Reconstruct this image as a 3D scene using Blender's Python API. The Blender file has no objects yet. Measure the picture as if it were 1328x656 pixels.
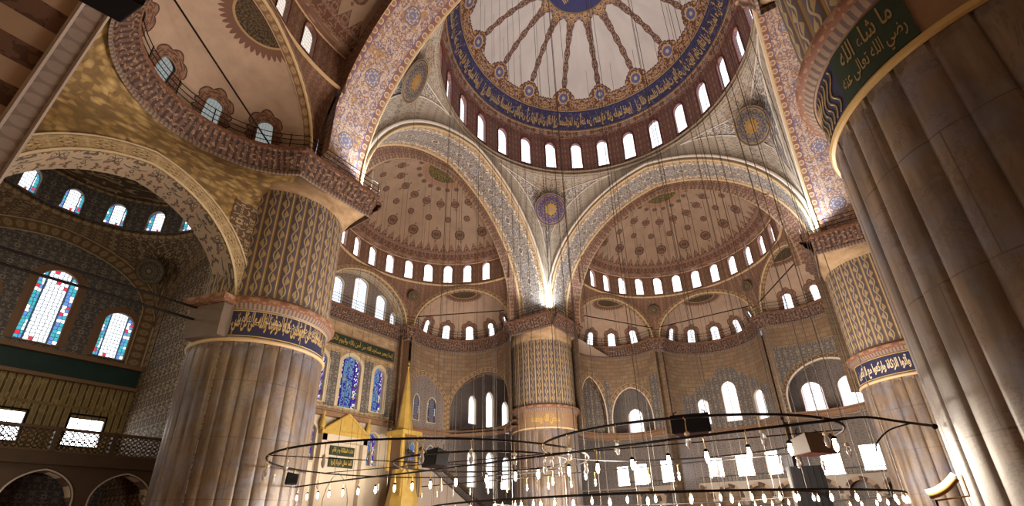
import bpy, math, random
from mathutils import Vector, Matrix
random.seed(7)
PI = math.pi
C = bpy.context.scene.collection
def R(d): return math.radians(d)
def lerp(a, b, t): return a + (b - a) * t

# ------------------------------------------------------------------ mesh collector
class MB:
    def __init__(s):
        s.v, s.f, s.uv, s.mi, s.key = [], [], [], [], {}
    def vert(s, p):
        k = (round(p[0], 4), round(p[1], 4), round(p[2], 4))
        i = s.key.get(k)
        if i is None:
            i = s.key[k] = len(s.v); s.v.append(k)
        return i
    def face(s, pts, uvs=None, mi=0):
        ids, us = [], []
        if uvs is None: uvs = [(p[0] + p[1], p[2]) for p in pts]
        for p, u in zip(pts, uvs):
            i = s.vert(p)
            if i not in ids: ids.append(i); us.append(u)
        if len(ids) >= 3:
            s.f.append(ids); s.uv.append(us); s.mi.append(mi)
    def grid(s, fn, nu, nv, uvfn=None, mi=0, flip=False):
        P = [[fn(i / nu, j / nv) for j in range(nv + 1)] for i in range(nu + 1)]
        for i in range(nu):
            for j in range(nv):
                q = [P[i][j], P[i + 1][j], P[i + 1][j + 1], P[i][j + 1]]
                t = [(i / nu, j / nv), ((i + 1) / nu, j / nv), ((i + 1) / nu, (j + 1) / nv), (i / nu, (j + 1) / nv)]
                if uvfn: t = [uvfn(*w) for w in t]
                if flip: q.reverse(); t.reverse()
                s.face(q, t, mi)
    def box(s, c, d, rz=0, M=None, mi=0):
        hx, hy, hz = d[0] / 2, d[1] / 2, d[2] / 2
        m = Matrix.Translation(c) @ Matrix.Rotation(rz, 4, 'Z')
        if M is not None: m = m @ M
        P = [m @ Vector((x * hx, y * hy, z * hz)) for x in (-1, 1) for y in (-1, 1) for z in (-1, 1)]
        for q, du, dv in (((0, 1, 3, 2), 1, 2), ((4, 6, 7, 5), 1, 2), ((0, 4, 5, 1), 0, 2), ((2, 3, 7, 6), 0, 2), ((0, 2, 6, 4), 0, 1), ((1, 5, 7, 3), 0, 1)):
            pts = [P[i] for i in q]
            s.face(pts, [((i >> (2 - du) & 1) * d[du], (i >> (2 - dv) & 1) * d[dv]) for i in q], mi)
    def lathe(s, prof, c=(0, 0, 0), n=32, a0=0, a1=2 * PI, us=1.0, mi=0, uoff=0):
        L = [0]
        for k in range(1, len(prof)): L.append(L[-1] + math.dist(prof[k - 1], prof[k]))
        for k in range(len(prof) - 1):
            (r0, z0), (r1, z1) = prof[k], prof[k + 1]
            for i in range(n):
                t0, t1 = lerp(a0, a1, i / n), lerp(a0, a1, (i + 1) / n)
                pt = lambda r, z, t: (c[0] + r * math.cos(t), c[1] + r * math.sin(t), c[2] + z)
                s.face([pt(r0, z0, t0), pt(r0, z0, t1), pt(r1, z1, t1), pt(r1, z1, t0)],
                       [(t0 * us, L[k]), (t1 * us, L[k]), (t1 * us, L[k + 1]), (t0 * us, L[k + 1])], mi)
    def tube(s, pts, r, n=6, closed=False, mi=0):
        pts = [Vector(p) for p in pts]
        m = len(pts); rings = []; L = 0; Ls = []
        up = Vector((0, 0, 1)); prev = None
        for i, p in enumerate(pts):
            a = pts[(i - 1) % m] if (i or closed) else p
            b = pts[(i + 1) % m] if (i < m - 1 or closed) else p
            t = (b - a)
            t = t.normalized() if t.length > 1e-9 else Vector((1, 0, 0))
            if prev is None:
                x = t.cross(up)
                if x.length < .05: x = t.cross(Vector((1, 0, 0)))
            else: x = prev - t * prev.dot(t)
            x.normalize(); prev = x; y = t.cross(x)
            rings.append([p + x * (r * math.cos(2 * PI * k / n)) + y * (r * math.sin(2 * PI * k / n)) for k in range(n)])
            if i: L += (p - pts[i - 1]).length
            Ls.append(L)
        for i in range(m if closed else m - 1):
            j = (i + 1) % m
            l1 = Ls[j] if j else L + (pts[0] - pts[-1]).length
            for k in range(n):
                k2 = (k + 1) % n
                s.face([rings[i][k], rings[i][k2], rings[j][k2], rings[j][k]], [(Ls[i], k / n), (Ls[i], (k + 1) / n), (l1, (k + 1) / n), (l1, k / n)], mi)
        if not closed:
            s.face(list(reversed(rings[0])), None, mi); s.face(rings[-1], None, mi)
    def build(s, name, mats, parent=None, smooth=True, ang=40):
        me = bpy.data.meshes.new(name)
        me.from_pydata(s.v, [], s.f)
        uvl = me.uv_layers.new(name='UVMap')
        flat = [c for us in s.uv for u in us for c in u]
        uvl.data.foreach_set('uv', flat)
        if not isinstance(mats, (list, tuple)): mats = [mats]
        for m in mats: me.materials.append(m)
        if len(mats) > 1: me.polygons.foreach_set('material_index', s.mi)
        me.validate()
        if smooth:
            me.shade_smooth()
            try: me.set_sharp_from_angle(angle=R(ang))
            except Exception: pass
        o = bpy.data.objects.new(name, me); C.objects.link(o)
        if parent is not None: o.parent = parent
        return o

def empty(name, loc=(0, 0, 0), rz=0):
    o = bpy.data.objects.new(name, None); C.objects.link(o)
    o.location = loc; o.rotation_euler = (0, 0, rz); o.empty_display_size = .2
    return o
def tag(o, label, cat, group=None, kind=None):
    o['label'] = label; o['category'] = cat
    if group: o['group'] = group
    if kind: o['kind'] = kind
    return o
def copy_tree(o, parent=None):
    c = o.copy(); C.objects.link(c); c.parent = parent
    for ch in list(o.children): copy_tree(ch, c)
    return c
def relabel(o, label): o['label'] = label

# ------------------------------------------------------------------ node expressions
class X:
    T = None
    def __init__(s, sock): s.s = sock
    @staticmethod
    def node(t, **kw):
        n = X.T.nodes.new(t)
        for k, v in kw.items(): setattr(n, k, v)
        return n
    @staticmethod
    def put(inp, v):
        if isinstance(v, X): X.T.links.new(v.s, inp)
        elif isinstance(v, (tuple, list)) and len(v) == 3 and inp.type == 'RGBA': inp.default_value = (*v, 1)
        else: inp.default_value = v
    @staticmethod
    def m(op, a, b=None, c=None, clamp=False):
        n = X.node('ShaderNodeMath', operation=op, use_clamp=clamp)
        for i, v in enumerate((a, b, c)):
            if v is not None: X.put(n.inputs[i], v)
        return X(n.outputs[0])
    def __add__(s, o): return X.m('ADD', s, o)
    __radd__ = __add__
    def __mul__(s, o): return X.m('MULTIPLY', s, o)
    __rmul__ = __mul__
    def __sub__(s, o): return X.m('SUBTRACT', s, o)
    def __rsub__(s, o): return X.m('SUBTRACT', o, s)
    def __truediv__(s, o): return X.m('DIVIDE', s, o)
def gt(a, b): return X.m('GREATER_THAN', a, b)
def lt(a, b): return X.m('LESS_THAN', a, b)
def absx(a): return X.m('ABSOLUTE', a)
def fr(a): return X.m('FRACT', a)
def fl(a): return X.m('FLOOR', a)
def mn(a, b): return X.m('MINIMUM', a, b)
def mx(a, b): return X.m('MAXIMUM', a, b)
def sn(a): return X.m('SINE', a)
def pw(a, b): return X.m('POWER', a, b)
def sq(a): return X.m('SQRT', a)
def ping(a, p): return X.m('PINGPONG', a, p)
def near(a, b, w): return lt(absx(a - b), w)
def between(a, lo, hi): return gt(a, lo) * lt(a, hi)
def vec(a, b, c=0.0):
    n = X.node('ShaderNodeCombineXYZ')
    X.put(n.inputs[0], a); X.put(n.inputs[1], b); X.put(n.inputs[2], c)
    return X(n.outputs[0])
def UV():
    n = X.node('ShaderNodeUVMap', uv_map='UVMap'); p = X.node('ShaderNodeSeparateXYZ')
    X.T.links.new(n.outputs[0], p.inputs[0])
    return X(p.outputs[0]), X(p.outputs[1])
def POS():
    n = X.node('ShaderNodeTexCoord'); return X(n.outputs['Object'])
def noise(v, scale=1., detail=2., rough=.5, dist=0.):
    n = X.node('ShaderNodeTexNoise'); X.put(n.inputs['Vector'], v)
    n.inputs['Scale'].default_value = scale; n.inputs['Detail'].default_value = detail
    n.inputs['Roughness'].default_value = rough; n.inputs['Distortion'].default_value = dist
    return X(n.outputs[0])
def voro(v, scale=1., feature='F1', rnd=1.):
    n = X.node('ShaderNodeTexVoronoi', feature=feature); X.put(n.inputs['Vector'], v)
    n.inputs['Scale'].default_value = scale
    n.inputs['Randomness'].default_value = rnd
    return X(n.outputs['Distance']), (X(n.outputs['Color']) if feature == 'F1' else None)
def wn(v):
    n = X.node('ShaderNodeTexWhiteNoise', noise_dimensions='3D'); X.put(n.inputs[0], v); return X(n.outputs[0])
def mix(f, a, b):
    n = X.node('ShaderNodeMix', data_type='RGBA')
    X.put(n.inputs[0], f); X.put(n.inputs[6], a); X.put(n.inputs[7], b)
    return X(n.outputs[2])
def mul(a, f):      # colour times scalar
    n = X.node('ShaderNodeVectorMath', operation='SCALE'); X.put(n.inputs[0], a); X.put(n.inputs[3], f); return X(n.outputs[0])
def ramp(f, stops, interp='CONSTANT'):
    n = X.node('ShaderNodeValToRGB'); n.color_ramp.interpolation = interp
    e = n.color_ramp.elements
    while len(e) < len(stops): e.new(.5)
    for k, (p, c) in enumerate(stops): e[k].position = p; e[k].color = (*c, 1)
    X.put(n.inputs[0], f); return X(n.outputs[0])

MATS = {}
def material(name, fn, rough=.7, bump=None, spec=.3, metal=0.):
    m = bpy.data.materials.new(name); m.use_nodes = True
    X.T = m.node_tree; X.T.nodes.clear()
    out = X.node('ShaderNodeOutputMaterial'); b = X.node('ShaderNodeBsdfPrincipled')
    r = fn()
    h = None
    if isinstance(r, tuple) and isinstance(r[0], X): r, h = r
    X.put(b.inputs['Base Color'], r)
    b.inputs['Roughness'].default_value = rough
    b.inputs['Metallic'].default_value = metal
    b.inputs['Specular IOR Level'].default_value = spec
    if h is not None:
        bp = X.node('ShaderNodeBump'); bp.inputs['Strength'].default_value = bump or .3; bp.inputs['Distance'].default_value = .05
        X.put(bp.inputs['Height'], h); X.T.links.new(bp.outputs[0], b.inputs['Normal'])
    X.T.links.new(b.outputs[0], out.inputs[0])
    MATS[name] = m; return m
def emissive(name, fn, strength):
    m = bpy.data.materials.new(name); m.use_nodes = True
    X.T = m.node_tree; X.T.nodes.clear()
    out = X.node('ShaderNodeOutputMaterial'); e = X.node('ShaderNodeEmission')
    X.put(e.inputs[0], fn()); e.inputs[1].default_value = strength
    X.T.links.new(e.outputs[0], out.inputs[0]); MATS[name] = m; return m

# ---- ornament helpers (u, v in metres on the surface)
def fold(u, v, pu, pv): return vec(ping(u, pu), ping(v, pv))
def scroll(u, v, p=1.0, pv=None, seed=0., scale=2.2):
    """mirrored vine work: returns (vine mask, leaf mask, flower mask)"""
    pv = pv or p
    q = vec(ping(u, p / 2), ping(v, pv / 2), seed)
    n1 = noise(q, scale, 1.5, .5, 1.2)
    vine = lt(absx(n1 - .5), .022)
    n2 = noise(q, scale * 1.9, 1., .5, .6)
    leaf = gt(n2, .60)
    d, _ = voro(q, scale * .9, 'F1', .8)
    flow = lt(d, .17)
    return vine, leaf, flow
def wear(c, amt=.25, sc=.6):
    n = noise(POS(), sc, 5., .65)
    return mul(c, (n * (2 * amt)) + (1 - amt))
def roundels(u, v, period, r):
    """distance to the centres of a row of circles along u (v is centred)"""
    a = fr(u / period) * period - period / 2
    return sq(a * a + v * v)

def plain(name, col, rough=.6, amt=.18, sc=.8, spec=.3, metal=0.):
    return material(name, lambda: wear(col, amt, sc), rough, spec=spec, metal=metal)
PW_RING = 2150; PW_RAIL = 130; PW_CAP = 1700; EXPO = .38
CAMP = (-0.598457, 0.430480, -0.022022)
# ------------------------------------------------------------------ materials
def f_marble():
    u, v = UV(); P = POS()
    n = noise(P, .35, 6., .7); n2 = noise(vec(u * 1.2, v * .18, 3.), 1.3, 4., .65); n3 = noise(P, .9, 4., .6)
    c = ramp(n2, [(.24, (.040, .027, .018)), (.42, (.115, .082, .056)), (.55, (.185, .138, .096)), (.74, (.27, .215, .16))], 'LINEAR')
    c = mix(gt(n, .55) * .0 + X.m('MULTIPLY', n3 - .45, 2.6, clamp=True), c, (.15, .17, .245))
    vein = lt(absx(noise(P, .5, 6., .75, 1.) - .5), .012)
    c = mix(vein * .5, c, (.10, .07, .06))
    joint = lt(absx(fr(v / 2.35 + .1) - .5), .006)
    off = fl(v / 2.35 + .6) * .5
    vj = lt(absx(fr(u / 2. + off) - .5), .006)
    c = mix(mx(joint, vj) * .75, c, (.07, .05, .04))
    return c, n2
material('marble_shaft', f_marble, .45, .25, .45)

def f_block():
    u, v = UV()
    n = X.node('ShaderNodeTexBrick'); X.put(n.inputs['Vector'], vec(u, v))
    n.inputs['Scale'].default_value = 1.; n.inputs['Brick Width'].default_value = .95; n.inputs['Row Height'].default_value = .42
    n.inputs['Mortar Size'].default_value = .022; n.inputs['Color1'].default_value = (.31, .235, .155, 1)
    n.inputs['Color2'].default_value = (.23, .165, .11, 1); n.inputs['Mortar'].default_value = (.14, .095, .07, 1)
    c = X(n.outputs[0]); s = noise(vec(u * 3., v * .6, 1.), 1.5, 4., .65)
    c = mix(X.m('MULTIPLY', s - .45, 2., clamp=True), c, (.22, .13, .07))
    return wear(c, .3, .9)
material('painted_ashlar', f_block, .75)

def f_mottle():
    u, v = UV()
    d, col = voro(vec(u, v * 1.5), 2.6, 'F1', .9); d2, _ = voro(vec(u, v * 1.5), 2.6, 'DISTANCE_TO_EDGE', .9)
    n = noise(vec(u, v), 1.6, 5., .65)
    c = ramp(n, [(.3, (.09, .06, .04)), (.43, (.30, .19, .07)), (.55, (.50, .36, .14)), (.7, (.60, .47, .24))], 'LINEAR')
    c = mix(lt(d2, .03) * .45, c, (.13, .09, .05))
    k = wn(col); c = mix(gt(k, .66) * .8, c, (.62, .48, .22)); c = mix(lt(k, .3) * .75, c, (.12, .085, .05)); c = mix(X.m('MULTIPLY', d, 1.1, clamp=True), c, (.20, .135, .06))
    return wear(c, .2, .7)
material('honeycomb_gold_plaster', f_mottle, .8)

def deco(base, vinec, leafc, flowc, p=1.4, scale=2.2, amt=.22, seed=0., edge=None):
    def f():
        u, v = UV()
        vi, le, flo = scroll(u, v, p, p, seed, scale)
        c = mix(le, base, leafc); c = mix(vi, c, vinec); c = mix(flo, c, flowc)
        return wear(c, amt, .5)
    return f
def f_pend():
    c = deco((.50, .45, .36), (.15, .14, .15), (.30, .27, .24), (.30, .20, .13), 1.2, 2.6)()
    u, v = UV()
    ins = lt(absx(u), (v - 4.94) * .908) * lt(v, 10.4)
    e, _ = voro(vec(absx(u), v), 3.1, 'DISTANCE_TO_EDGE', .8); d, _ = voro(vec(absx(u), v), 3.1, 'F1', .8)
    cell = mix(lt(e, .085), (.16, .155, .17), (.62, .58, .50)); cell = mix(lt(d, .13), cell, (.42, .38, .33))
    c = mix(ins, c, cell)
    c = mix(near(v, 11.3, .06) + near(v, 12.6, .05), c, (.25, .22, .19))
    return c
material('pendentive_paint', f_pend, .75)
material('soffit_floral', deco((.34, .27, .19), (.075, .06, .05), (.17, .07, .05), (.14, .13, .15), 1.5, 2.0), .7)
material('spandrel_scroll', deco((.12, .08, .055), (.45, .36, .22), (.38, .29, .17), (.22, .09, .05), 1.2, 2.4), .75)
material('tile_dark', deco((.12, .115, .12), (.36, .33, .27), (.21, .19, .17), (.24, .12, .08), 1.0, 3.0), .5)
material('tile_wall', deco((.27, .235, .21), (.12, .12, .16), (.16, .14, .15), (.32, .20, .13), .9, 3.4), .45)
material('gold_scroll', deco((.40, .31, .18), (.60, .50, .31), (.15, .10, .06), (.44, .32, .13), 1.1, 2.8), .65)
material('red_paint', deco((.19, .105, .075), (.33, .235, .155), (.12, .075, .065), (.12, .12, .18), .8, 3.6), .7)
material('drum_paint', deco((.20, .085, .065), (.42, .31, .22), (.12, .10, .22), (.32, .20, .12), .75, 4.2), .65)

def f_soffit():
    u, v = UV()                      # u along the arch, v across (0..1)
    w = (v - .5) * 3.1
    vi, le, flo = scroll(u, w, 1.5, 1.1, 2., 3.0)
    c = mix(le, (.52, .42, .33), (.28, .15, .11)); c = mix(flo, c, (.17, .17, .27)); c = mix(gt(noise(vec(u, w, 7.), 2.2, 3., .6, .5), .57), c, (.40, .25, .12)); c = mix(vi, c, (.26, .14, .12)); c = mix(lt(absx(noise(vec(u, w, 2.), 1.6, 2., .5, 1.5) - .5), .02), c, (.16, .14, .22))
    d = roundels(u, w, 4.4, .6)
    ang = noise(vec(d * 6., u * 2., w * 2.), 1.5, 2.)
    nn = noise(vec(absx(fr(u / 4.4) - .5) * 4.4, absx(w), 3.), 5.5, 2., .5, .6); dd_ = lt(d, .52); c = mix(dd_, c, mix(gt(nn, .5), (.19, .18, .26), (.50, .44, .38))); c = mix(near(d, .5, .035), c, (.20, .13, .12))
    
    b = gt(absx(w), 1.12)            # side borders with roundels
    bw = absx(w) - 1.33
    rb = roundels(u, bw, .62, .16)
    cb = mix(lt(rb, .19), (.22, .11, .08), (.55, .42, .27)); cb = mix(lt(rb, .12), cb, (.30, .17, .11))
    c = mix(b, c, cb); c = mix(near(absx(w), 1.12, .035), c, (.16, .12, .20)); c = mix(near(absx(w), 1.5, .03), c, (.45, .34, .20))
    return wear(c, .2, .4)
material('arch_soffit_paint', f_soffit, .7)

def f_soffit2():
    u, v = UV(); w = (v - .5) * 3.1
    q = vec(ping(u, .8), absx(w), 1.)
    n = noise(q, 2.3, 2., .5, 1.)
    c = mix(gt(n, .5), (.34, .31, .27), (.66, .60, .47))
    c = mix(lt(absx(n - .5), .03), c, (.14, .13, .14))
    d = roundels(u, w, 3.6, .6)
    nn = noise(vec(absx(fr(u / 3.6) - .5) * 3.6, absx(w), 3.), 5.5, 2., .5, .6); c = mix(lt(d, .55), c, mix(gt(nn, .5), (.24, .24, .26), (.52, .48, .40))); c = mix(near(d, .55, .03), c, (.2, .17, .14))
    b = gt(absx(w), 1.2)
    c = mix(b, c, (.50, .38, .22)); c = mix(b * gt(noise(vec(u, w), 5., 2.), .52), c, (.26, .18, .13))
    return wear(c, .2, .4)
material('arch_soffit_scroll', f_soffit2, .7)

def f_face():
    u, v = UV(); q = vec(ping(u, .45), absx(v - .5) * .8, 2.)
    n = noise(q, 4., 2., .5, .8)
    c = mix(gt(n, .5), (.50, .42, .28), (.22, .20, .20)); c = mix(lt(absx(v - .5), .06), c, (.55, .48, .34))
    c = mix(gt(absx(v - .5), .42), c, (.50, .44, .33))
    return wear(c, .15, .5)
material('archivolt_paint', f_face, .7)

def f_rim():
    u, v = UV(); c = deco((.17, .09, .065), (.38, .29, .20), (.11, .075, .07), (.12, .11, .17), .8, 3.6)()
    c = mix(lt(absx(fr(u / .5) - .5) + v, .0) + near(v, .06, .03), c, (.46, .38, .26)); return mix(near(v, .94, .03), c, (.40, .30, .18))
material('rim_paint', f_rim, .7)
def f_border():
    u, v = UV(); w = v - .5
    rb = roundels(u, w * .6, .5, .2)
    c = mix(lt(rb, .2), (.20, .12, .07), (.42, .32, .18)); c = mix(lt(absx(fr(rb * 9.) - .5), .15) * lt(rb, .2), c, (.22, .14, .08))
    c = mix(gt(absx(w), .42), c, (.55, .46, .30))
    return wear(c, .2, .6)
material('border_paint', f_border, .7)

def f_dome():
    u, v = UV()                      # u: 16 units round, v: degrees from the crown
    a = fr(u) - .5                   # 0 on a rib
    sinv = sn(v * (PI / 180.))
    w = a * sinv * (2 * PI * 12.6 / 16)      # metres from the rib axis
    P = POS()
    base = mix(X.m('MULTIPLY', noise(vec(u * 1.3, v * .03), 2., 3.) - .35, 1.6, clamp=True), (.58, .56, .54), (.70, .67, .65))
    aw = absx(w)
    orn = noise(vec(aw, ping(v, 1.6) * .35, 1.), 4.5, 2., .5, 1.)
    ornc = mix(gt(orn, .5), (.14, .065, .045), (.42, .29, .18)); ornc = mix(gt(orn, .60), ornc, (.12, .13, .24))
    ribw = .20 + .10 * X.m('SINE', v * 1.1) * .5
    rib = lt(aw, ribw + .14 * lt(absx(v - 20.), 3.))
    c = mix(rib, base, ornc); c = mix(near(aw, ribw, .035) * lt(v, 46.), c, (.10, .06, .06))
    # scalloped crown of ornament above the inscription
    per = (2 * PI * 12.6 / 16)
    edge = 49.3 - 5.6 * pw(X.m('MAXIMUM', 1. - absx(a) * 3.2, 0.), .6) - .5 * absx(sn(a * 40.))
    sc = gt(v, edge)
    oc = noise(vec(aw * .8, v * .23, 4.), 3.2, 2., .5, 1.4)
    occ = mix(gt(oc, .5), (.14, .06, .04), (.48, .32, .16)); occ = mix(gt(oc, .62), occ, (.12, .13, .26))
    dm = sq(w * w + (v - 48.2) * (v - 48.2) * .0484)
    occ = mix(lt(dm, .55), occ, (.55, .40, .22)); occ = mix(lt(dm, .45), occ, (.12, .13, .28)); occ = mix(lt(dm, .17), occ, (.50, .42, .32))
    c = mix(sc, c, occ); c = mix(near(v, edge, .28), c, (.09, .05, .05))
    # collar round the crown medallion
    c = mix(lt(v, 16.6 + 1.6 * absx(sn(u * PI))), c, occ)
    c = mix(lt(v, 14.4), c, (.62, .48, .22)); c = mix(lt(v, 13.8), c, (.05, .055, .16))
    # inscription ring
    c = mix(gt(v, 53.4), c, (.58, .44, .24)); c = mix(gt(v, 54.), c, (.040, .042, .115))
    q = vec(u * 2.2, v * .22, 0.)
    sm = noise(q, 2.2, 2., .5, 1.); c = mix(lt(absx(sm - .5), .02) * between(v, 54.6, 62.), c, (.13, .12, .22))
    c = mix(gt(v, 62.4), c, (.55, .42, .24)); c = mix(gt(v, 63.2), c, ornc)
    return wear(c, .12, .35)
material('dome_paint', f_dome, .75)

def f_semi():
    u, v = UV()                      # u metres round at r=9, v degrees from crown (0..62)
    base = mix(X.m('MULTIPLY', noise(vec(u * .2, v * .05), 3., 4., .6) - .3, 1.5, clamp=True), (.28, .205, .145), (.39, .29, .21))
    # staggered medallions: rows 11 degrees apart; 10 columns over the half circle
    rowh = 9.2
    row = fl(v / rowh); ff = fr(v / rowh) - .5
    az = u / 28.27                    # 0..1 over 180 deg
    n = 9.
    sh = X.m('MODULO', row, 2.) * .5
    cc = fr(az * n + sh) - .5
    sinv = sn(v * (PI / 180.))
    wx = cc * (PI * 10.2 / n) * sinv; wy = ff * rowh * .178
    d = sq(wx * wx + wy * wy)
    big = .66 - .20 * X.m('MODULO', row, 2.)
    rad = big * (.35 + .65 * sinv)
    inside = lt(d, rad)
    n2 = noise(vec(absx(wx), absx(wy), row), 7., 2.)
    mc = mix(gt(n2, .5), (.085, .045, .035), (.16, .095, .065)); mc = mix(lt(absx(d / rad - .6), .05), mc, (.24, .16, .10))
    ok = between(v, 10., 46.)
    c = mix(inside * ok, base, mc)
    # little finials above and below
    fx = lt(absx(wx) + absx(absx(wy) - rad - .16) * .9, .12)
    c = mix(fx * ok * gt(.8, X.m('MODULO', row, 2.)), c, (.17, .09, .06))
    fr1 = 46.5 + 5. * absx(fr(u * 1.1) * 2. - 1.)
    orn = noise(vec(ping(u, .45), v * .16, 2.), 4.5, 2., .5, 1.)
    oc = mix(gt(orn, .5), (.13, .065, .045), (.27, .17, .11)); oc = mix(gt(orn, .62), oc, (.10, .085, .14)); oc = mix(lt(v - fr1, .5), oc, (.09, .05, .04))
    c = mix(gt(v, fr1), c, oc); 
    c = mix(lt(v, 11.5 + 1.6 * absx(fr(u * 1.2) * 2. - 1.)), c, (.28, .17, .11))
    c = mix(lt(v, 9.), c, mix(gt(noise(vec(u * .8, v * .25), 3., 3.), .5), (.035, .035, .025), (.20, .15, .045)))
    return wear(c, .14, .3)
material('semi_dome_paint', f_semi, .8)

def f_exsemi():
    u, v = UV()                      # u metres, v degrees from the crown
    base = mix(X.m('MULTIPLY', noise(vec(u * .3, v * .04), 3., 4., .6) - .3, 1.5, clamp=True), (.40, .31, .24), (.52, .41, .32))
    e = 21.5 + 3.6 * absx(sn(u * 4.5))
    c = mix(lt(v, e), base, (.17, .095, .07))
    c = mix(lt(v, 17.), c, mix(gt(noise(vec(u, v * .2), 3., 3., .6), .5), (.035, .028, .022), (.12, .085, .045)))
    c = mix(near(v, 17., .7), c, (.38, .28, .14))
    return wear(c, .16, .4)
material('exedra_paint', f_exsemi, .8)
plain('cream_plaster', (.50, .41, .33), .8, .15, .3)
plain('bare_plaster', (.36, .28, .20), .8, .3, .3)

def f_cornice():
    u, v = UV()
    d = absx(fr(u / .30) - .5)
    c = mix(gt(d, .25), (.145, .085, .065), (.055, .038, .038))
    c = mix(gt(noise(vec(u, v), 6., 2.), .58), c, (.30, .20, .13))
    return wear(c, .2, .8)
material('cornice_paint', f_cornice, .7)
def f_corn2():
    u, v = UV()
    d = absx(fr(u / .19) - .5); c = mix(gt(d + v * .0, .22), (.13, .10, .11), (.27, .21, .155))
    return wear(c, .2, .8)
material('cornice_tooth', f_corn2, .7)
def f_stucco():
    u, v = UV(); n = noise(vec(u * .5, v * 1.), 2., 5., .65)
    c = ramp(n, [(.3, (.25, .16, .09)), (.5, (.42, .31, .19)), (.7, (.52, .41, .27))], 'LINEAR')
    return wear(c, .25, .9)
material('tan_stone', f_stucco, .75)

def f_pierpaint():
    u, v = UV()                      # u: one unit per flute
    a = fr(u) - .5
    s = sn(v * 5.2) * .16
    stem = lt(absx(a - s), .05)
    q = fr(v * .83 * 2.) - .5
    lf = lt(absx(a + s) + absx(q) * .35, .17)
    c = mix(gt(absx(a), .40), (.10, .09, .115), (.25, .20, .13))
    c = mix(stem, c, (.42, .34, .18)); c = mix(lf, c, (.36, .28, .15))
    c = mix(near(absx(a), .36, .02), c, (.16, .10, .07)); c = mix(near(absx(a), .46, .03), c, (.50, .38, .20))
    return wear(c, .2, .7)
material('flute_paint', f_pierpaint, .6)

def f_ledge():
    u, v = UV(); n = noise(vec(ping(u, .4), v, 1.), 6., 2.)
    c = mix(gt(n, .52), (.19, .09, .06), (.30, .19, .12)); return wear(c, .2, .7)
material('ledge_paint', f_ledge, .6)
plain('border_plain', (.30, .20, .12), .6, .35, 2.5)
plain('navy_tile', (.030, .034, .085), .45, .25, 1.2)
plain('green_tile', (.022, .042, .028), .45, .3, 1.2)
plain('old_gold', (.30, .23, .10), .5, .25, 2.)
plain('impost_stone', (.15, .12, .10), .6, .35, 1.2)
plain('gold_leaf', (.52, .38, .15), .38, .15, 2., .5)
plain('bright_gold', (.52, .36, .085), .42, .35, 2., .5)
plain('pale_gold', (.66, .58, .40), .5, .15, 2.)
plain('white_moulding', (.72, .68, .60), .55, .12, .6)
plain('gold_moulding', (.62, .48, .28), .5, .2, .6)
plain('brown_moulding', (.26, .16, .10), .6, .2, .8)
plain('dark_iron', (.014, .012, .012), .75, .2, 1., .12)
plain('black_plastic', (.009, .009, .011), .7, .1, 1., .12)
plain('grey_wire', (.10, .09, .08), .6, .1, 1.)
plain('dark_wood', (.060, .038, .024), .5, .3, 1.2)
plain('brown_wood', (.085, .05, .03), .5, .3, 1.2)
plain('window_red_trim', (.17, .045, .035), .6, .2, 1.)
plain('window_grille_trim', (.30, .22, .15), .6, .2, 1.)
plain('pale_marble', (.60, .53, .43), .4, .2, .8, .5)
plain('grey_marble', (.36, .31, .27), .4, .2, .8, .5)
plain('teal_board', (.020, .055, .050), .6, .4, .8)
plain('brass', (.70, .48, .20), .3, .1, 2., .5, .7)
def f_lattice():
    u, v = UV()
    a = absx(fr(u / .34) - .5); b = absx(fr(v / 1.45) - .5)
    c = mix(lt(a, .17), (.30, .22, .10), (.10, .07, .035)); c = mix(lt(absx(a - .2), .04), c, (.50, .40, .18))
    c = mix(gt(b, .44), c, (.24, .17, .08)); c = mix(gt(noise(vec(u * 2., v * .7), 3., 3.), .58) * .6, c, (.46, .36, .16))
    return wear(c, .3, .7)
material('gilt_lattice_panel', f_lattice, .6)
def f_carpet():
    u, v = UV(); vi, le, flo = scroll(u, v, 1.6, 1.6, 1., 3.)
    c = mix(le, (.20, .03, .02), (.32, .06, .04)); c = mix(vi, c, (.04, .05, .10)); return c
material('red_carpet', f_carpet, .95)
def f_ablaq():
    u, v = UV()
    a = fr(u / 1.) ; n = noise(POS(), 3., 4., .6)
    c = mix(gt(a, .5), (.40, .30, .21), mix(gt(n, .52), (.09, .05, .035), (.15, .09, .06)))
    return wear(c, .2, .6)
material('striped_voussoir', f_ablaq, .65)
def f_surround():
    u, v = UV(); e = .66 + .3 * absx(sn(u * 8.))
    c = mix(gt(v, e), mix(gt(noise(vec(ping(u, .2), v, 1.), 9., 2.), .5), (.12, .06, .045), (.26, .16, .11)), (.44, .34, .265))
    return mix(near(v, e, .06), c, (.08, .045, .035))
material('window_halo', f_surround, .8)
def f_frieze():
    u, v = UV()
    a = roundels(u, (v - .5) * .3, .3, .1)
    c = mix(lt(a, .12), (.30, .27, .25), (.40, .36, .33)); c = mix(gt(absx(v - .5), .40), c, (.44, .41, .38))
    return wear(c, .15, 2.)
material('frieze_stone', f_frieze, .6)
def f_medallion(cols):
    def f():
        u, v = UV()                  # u: turns, v: radius 0..1
        pet = sn(u * 2 * PI * 12.)
        n = noise(vec(ping(u * 12., .5) * 1.2, v * 3., 1.), 3., 2., .5, .8)
        c = mix(gt(n, .56), cols[0], cols[1]); c = mix(gt(n, .63), c, cols[2])
        c = mix(lt(v, .34 + .05 * pet), c, cols[3]); c = mix(near(v, .36 + .05 * pet, .025), c, cols[1])
        c = mix(lt(v, .16), c, cols[1]); c = mix(gt(v, .88), c, cols[0]); c = mix(near(v, .88, .02), c, cols[1])
        return wear(c, .15, .8)
    return f
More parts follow.
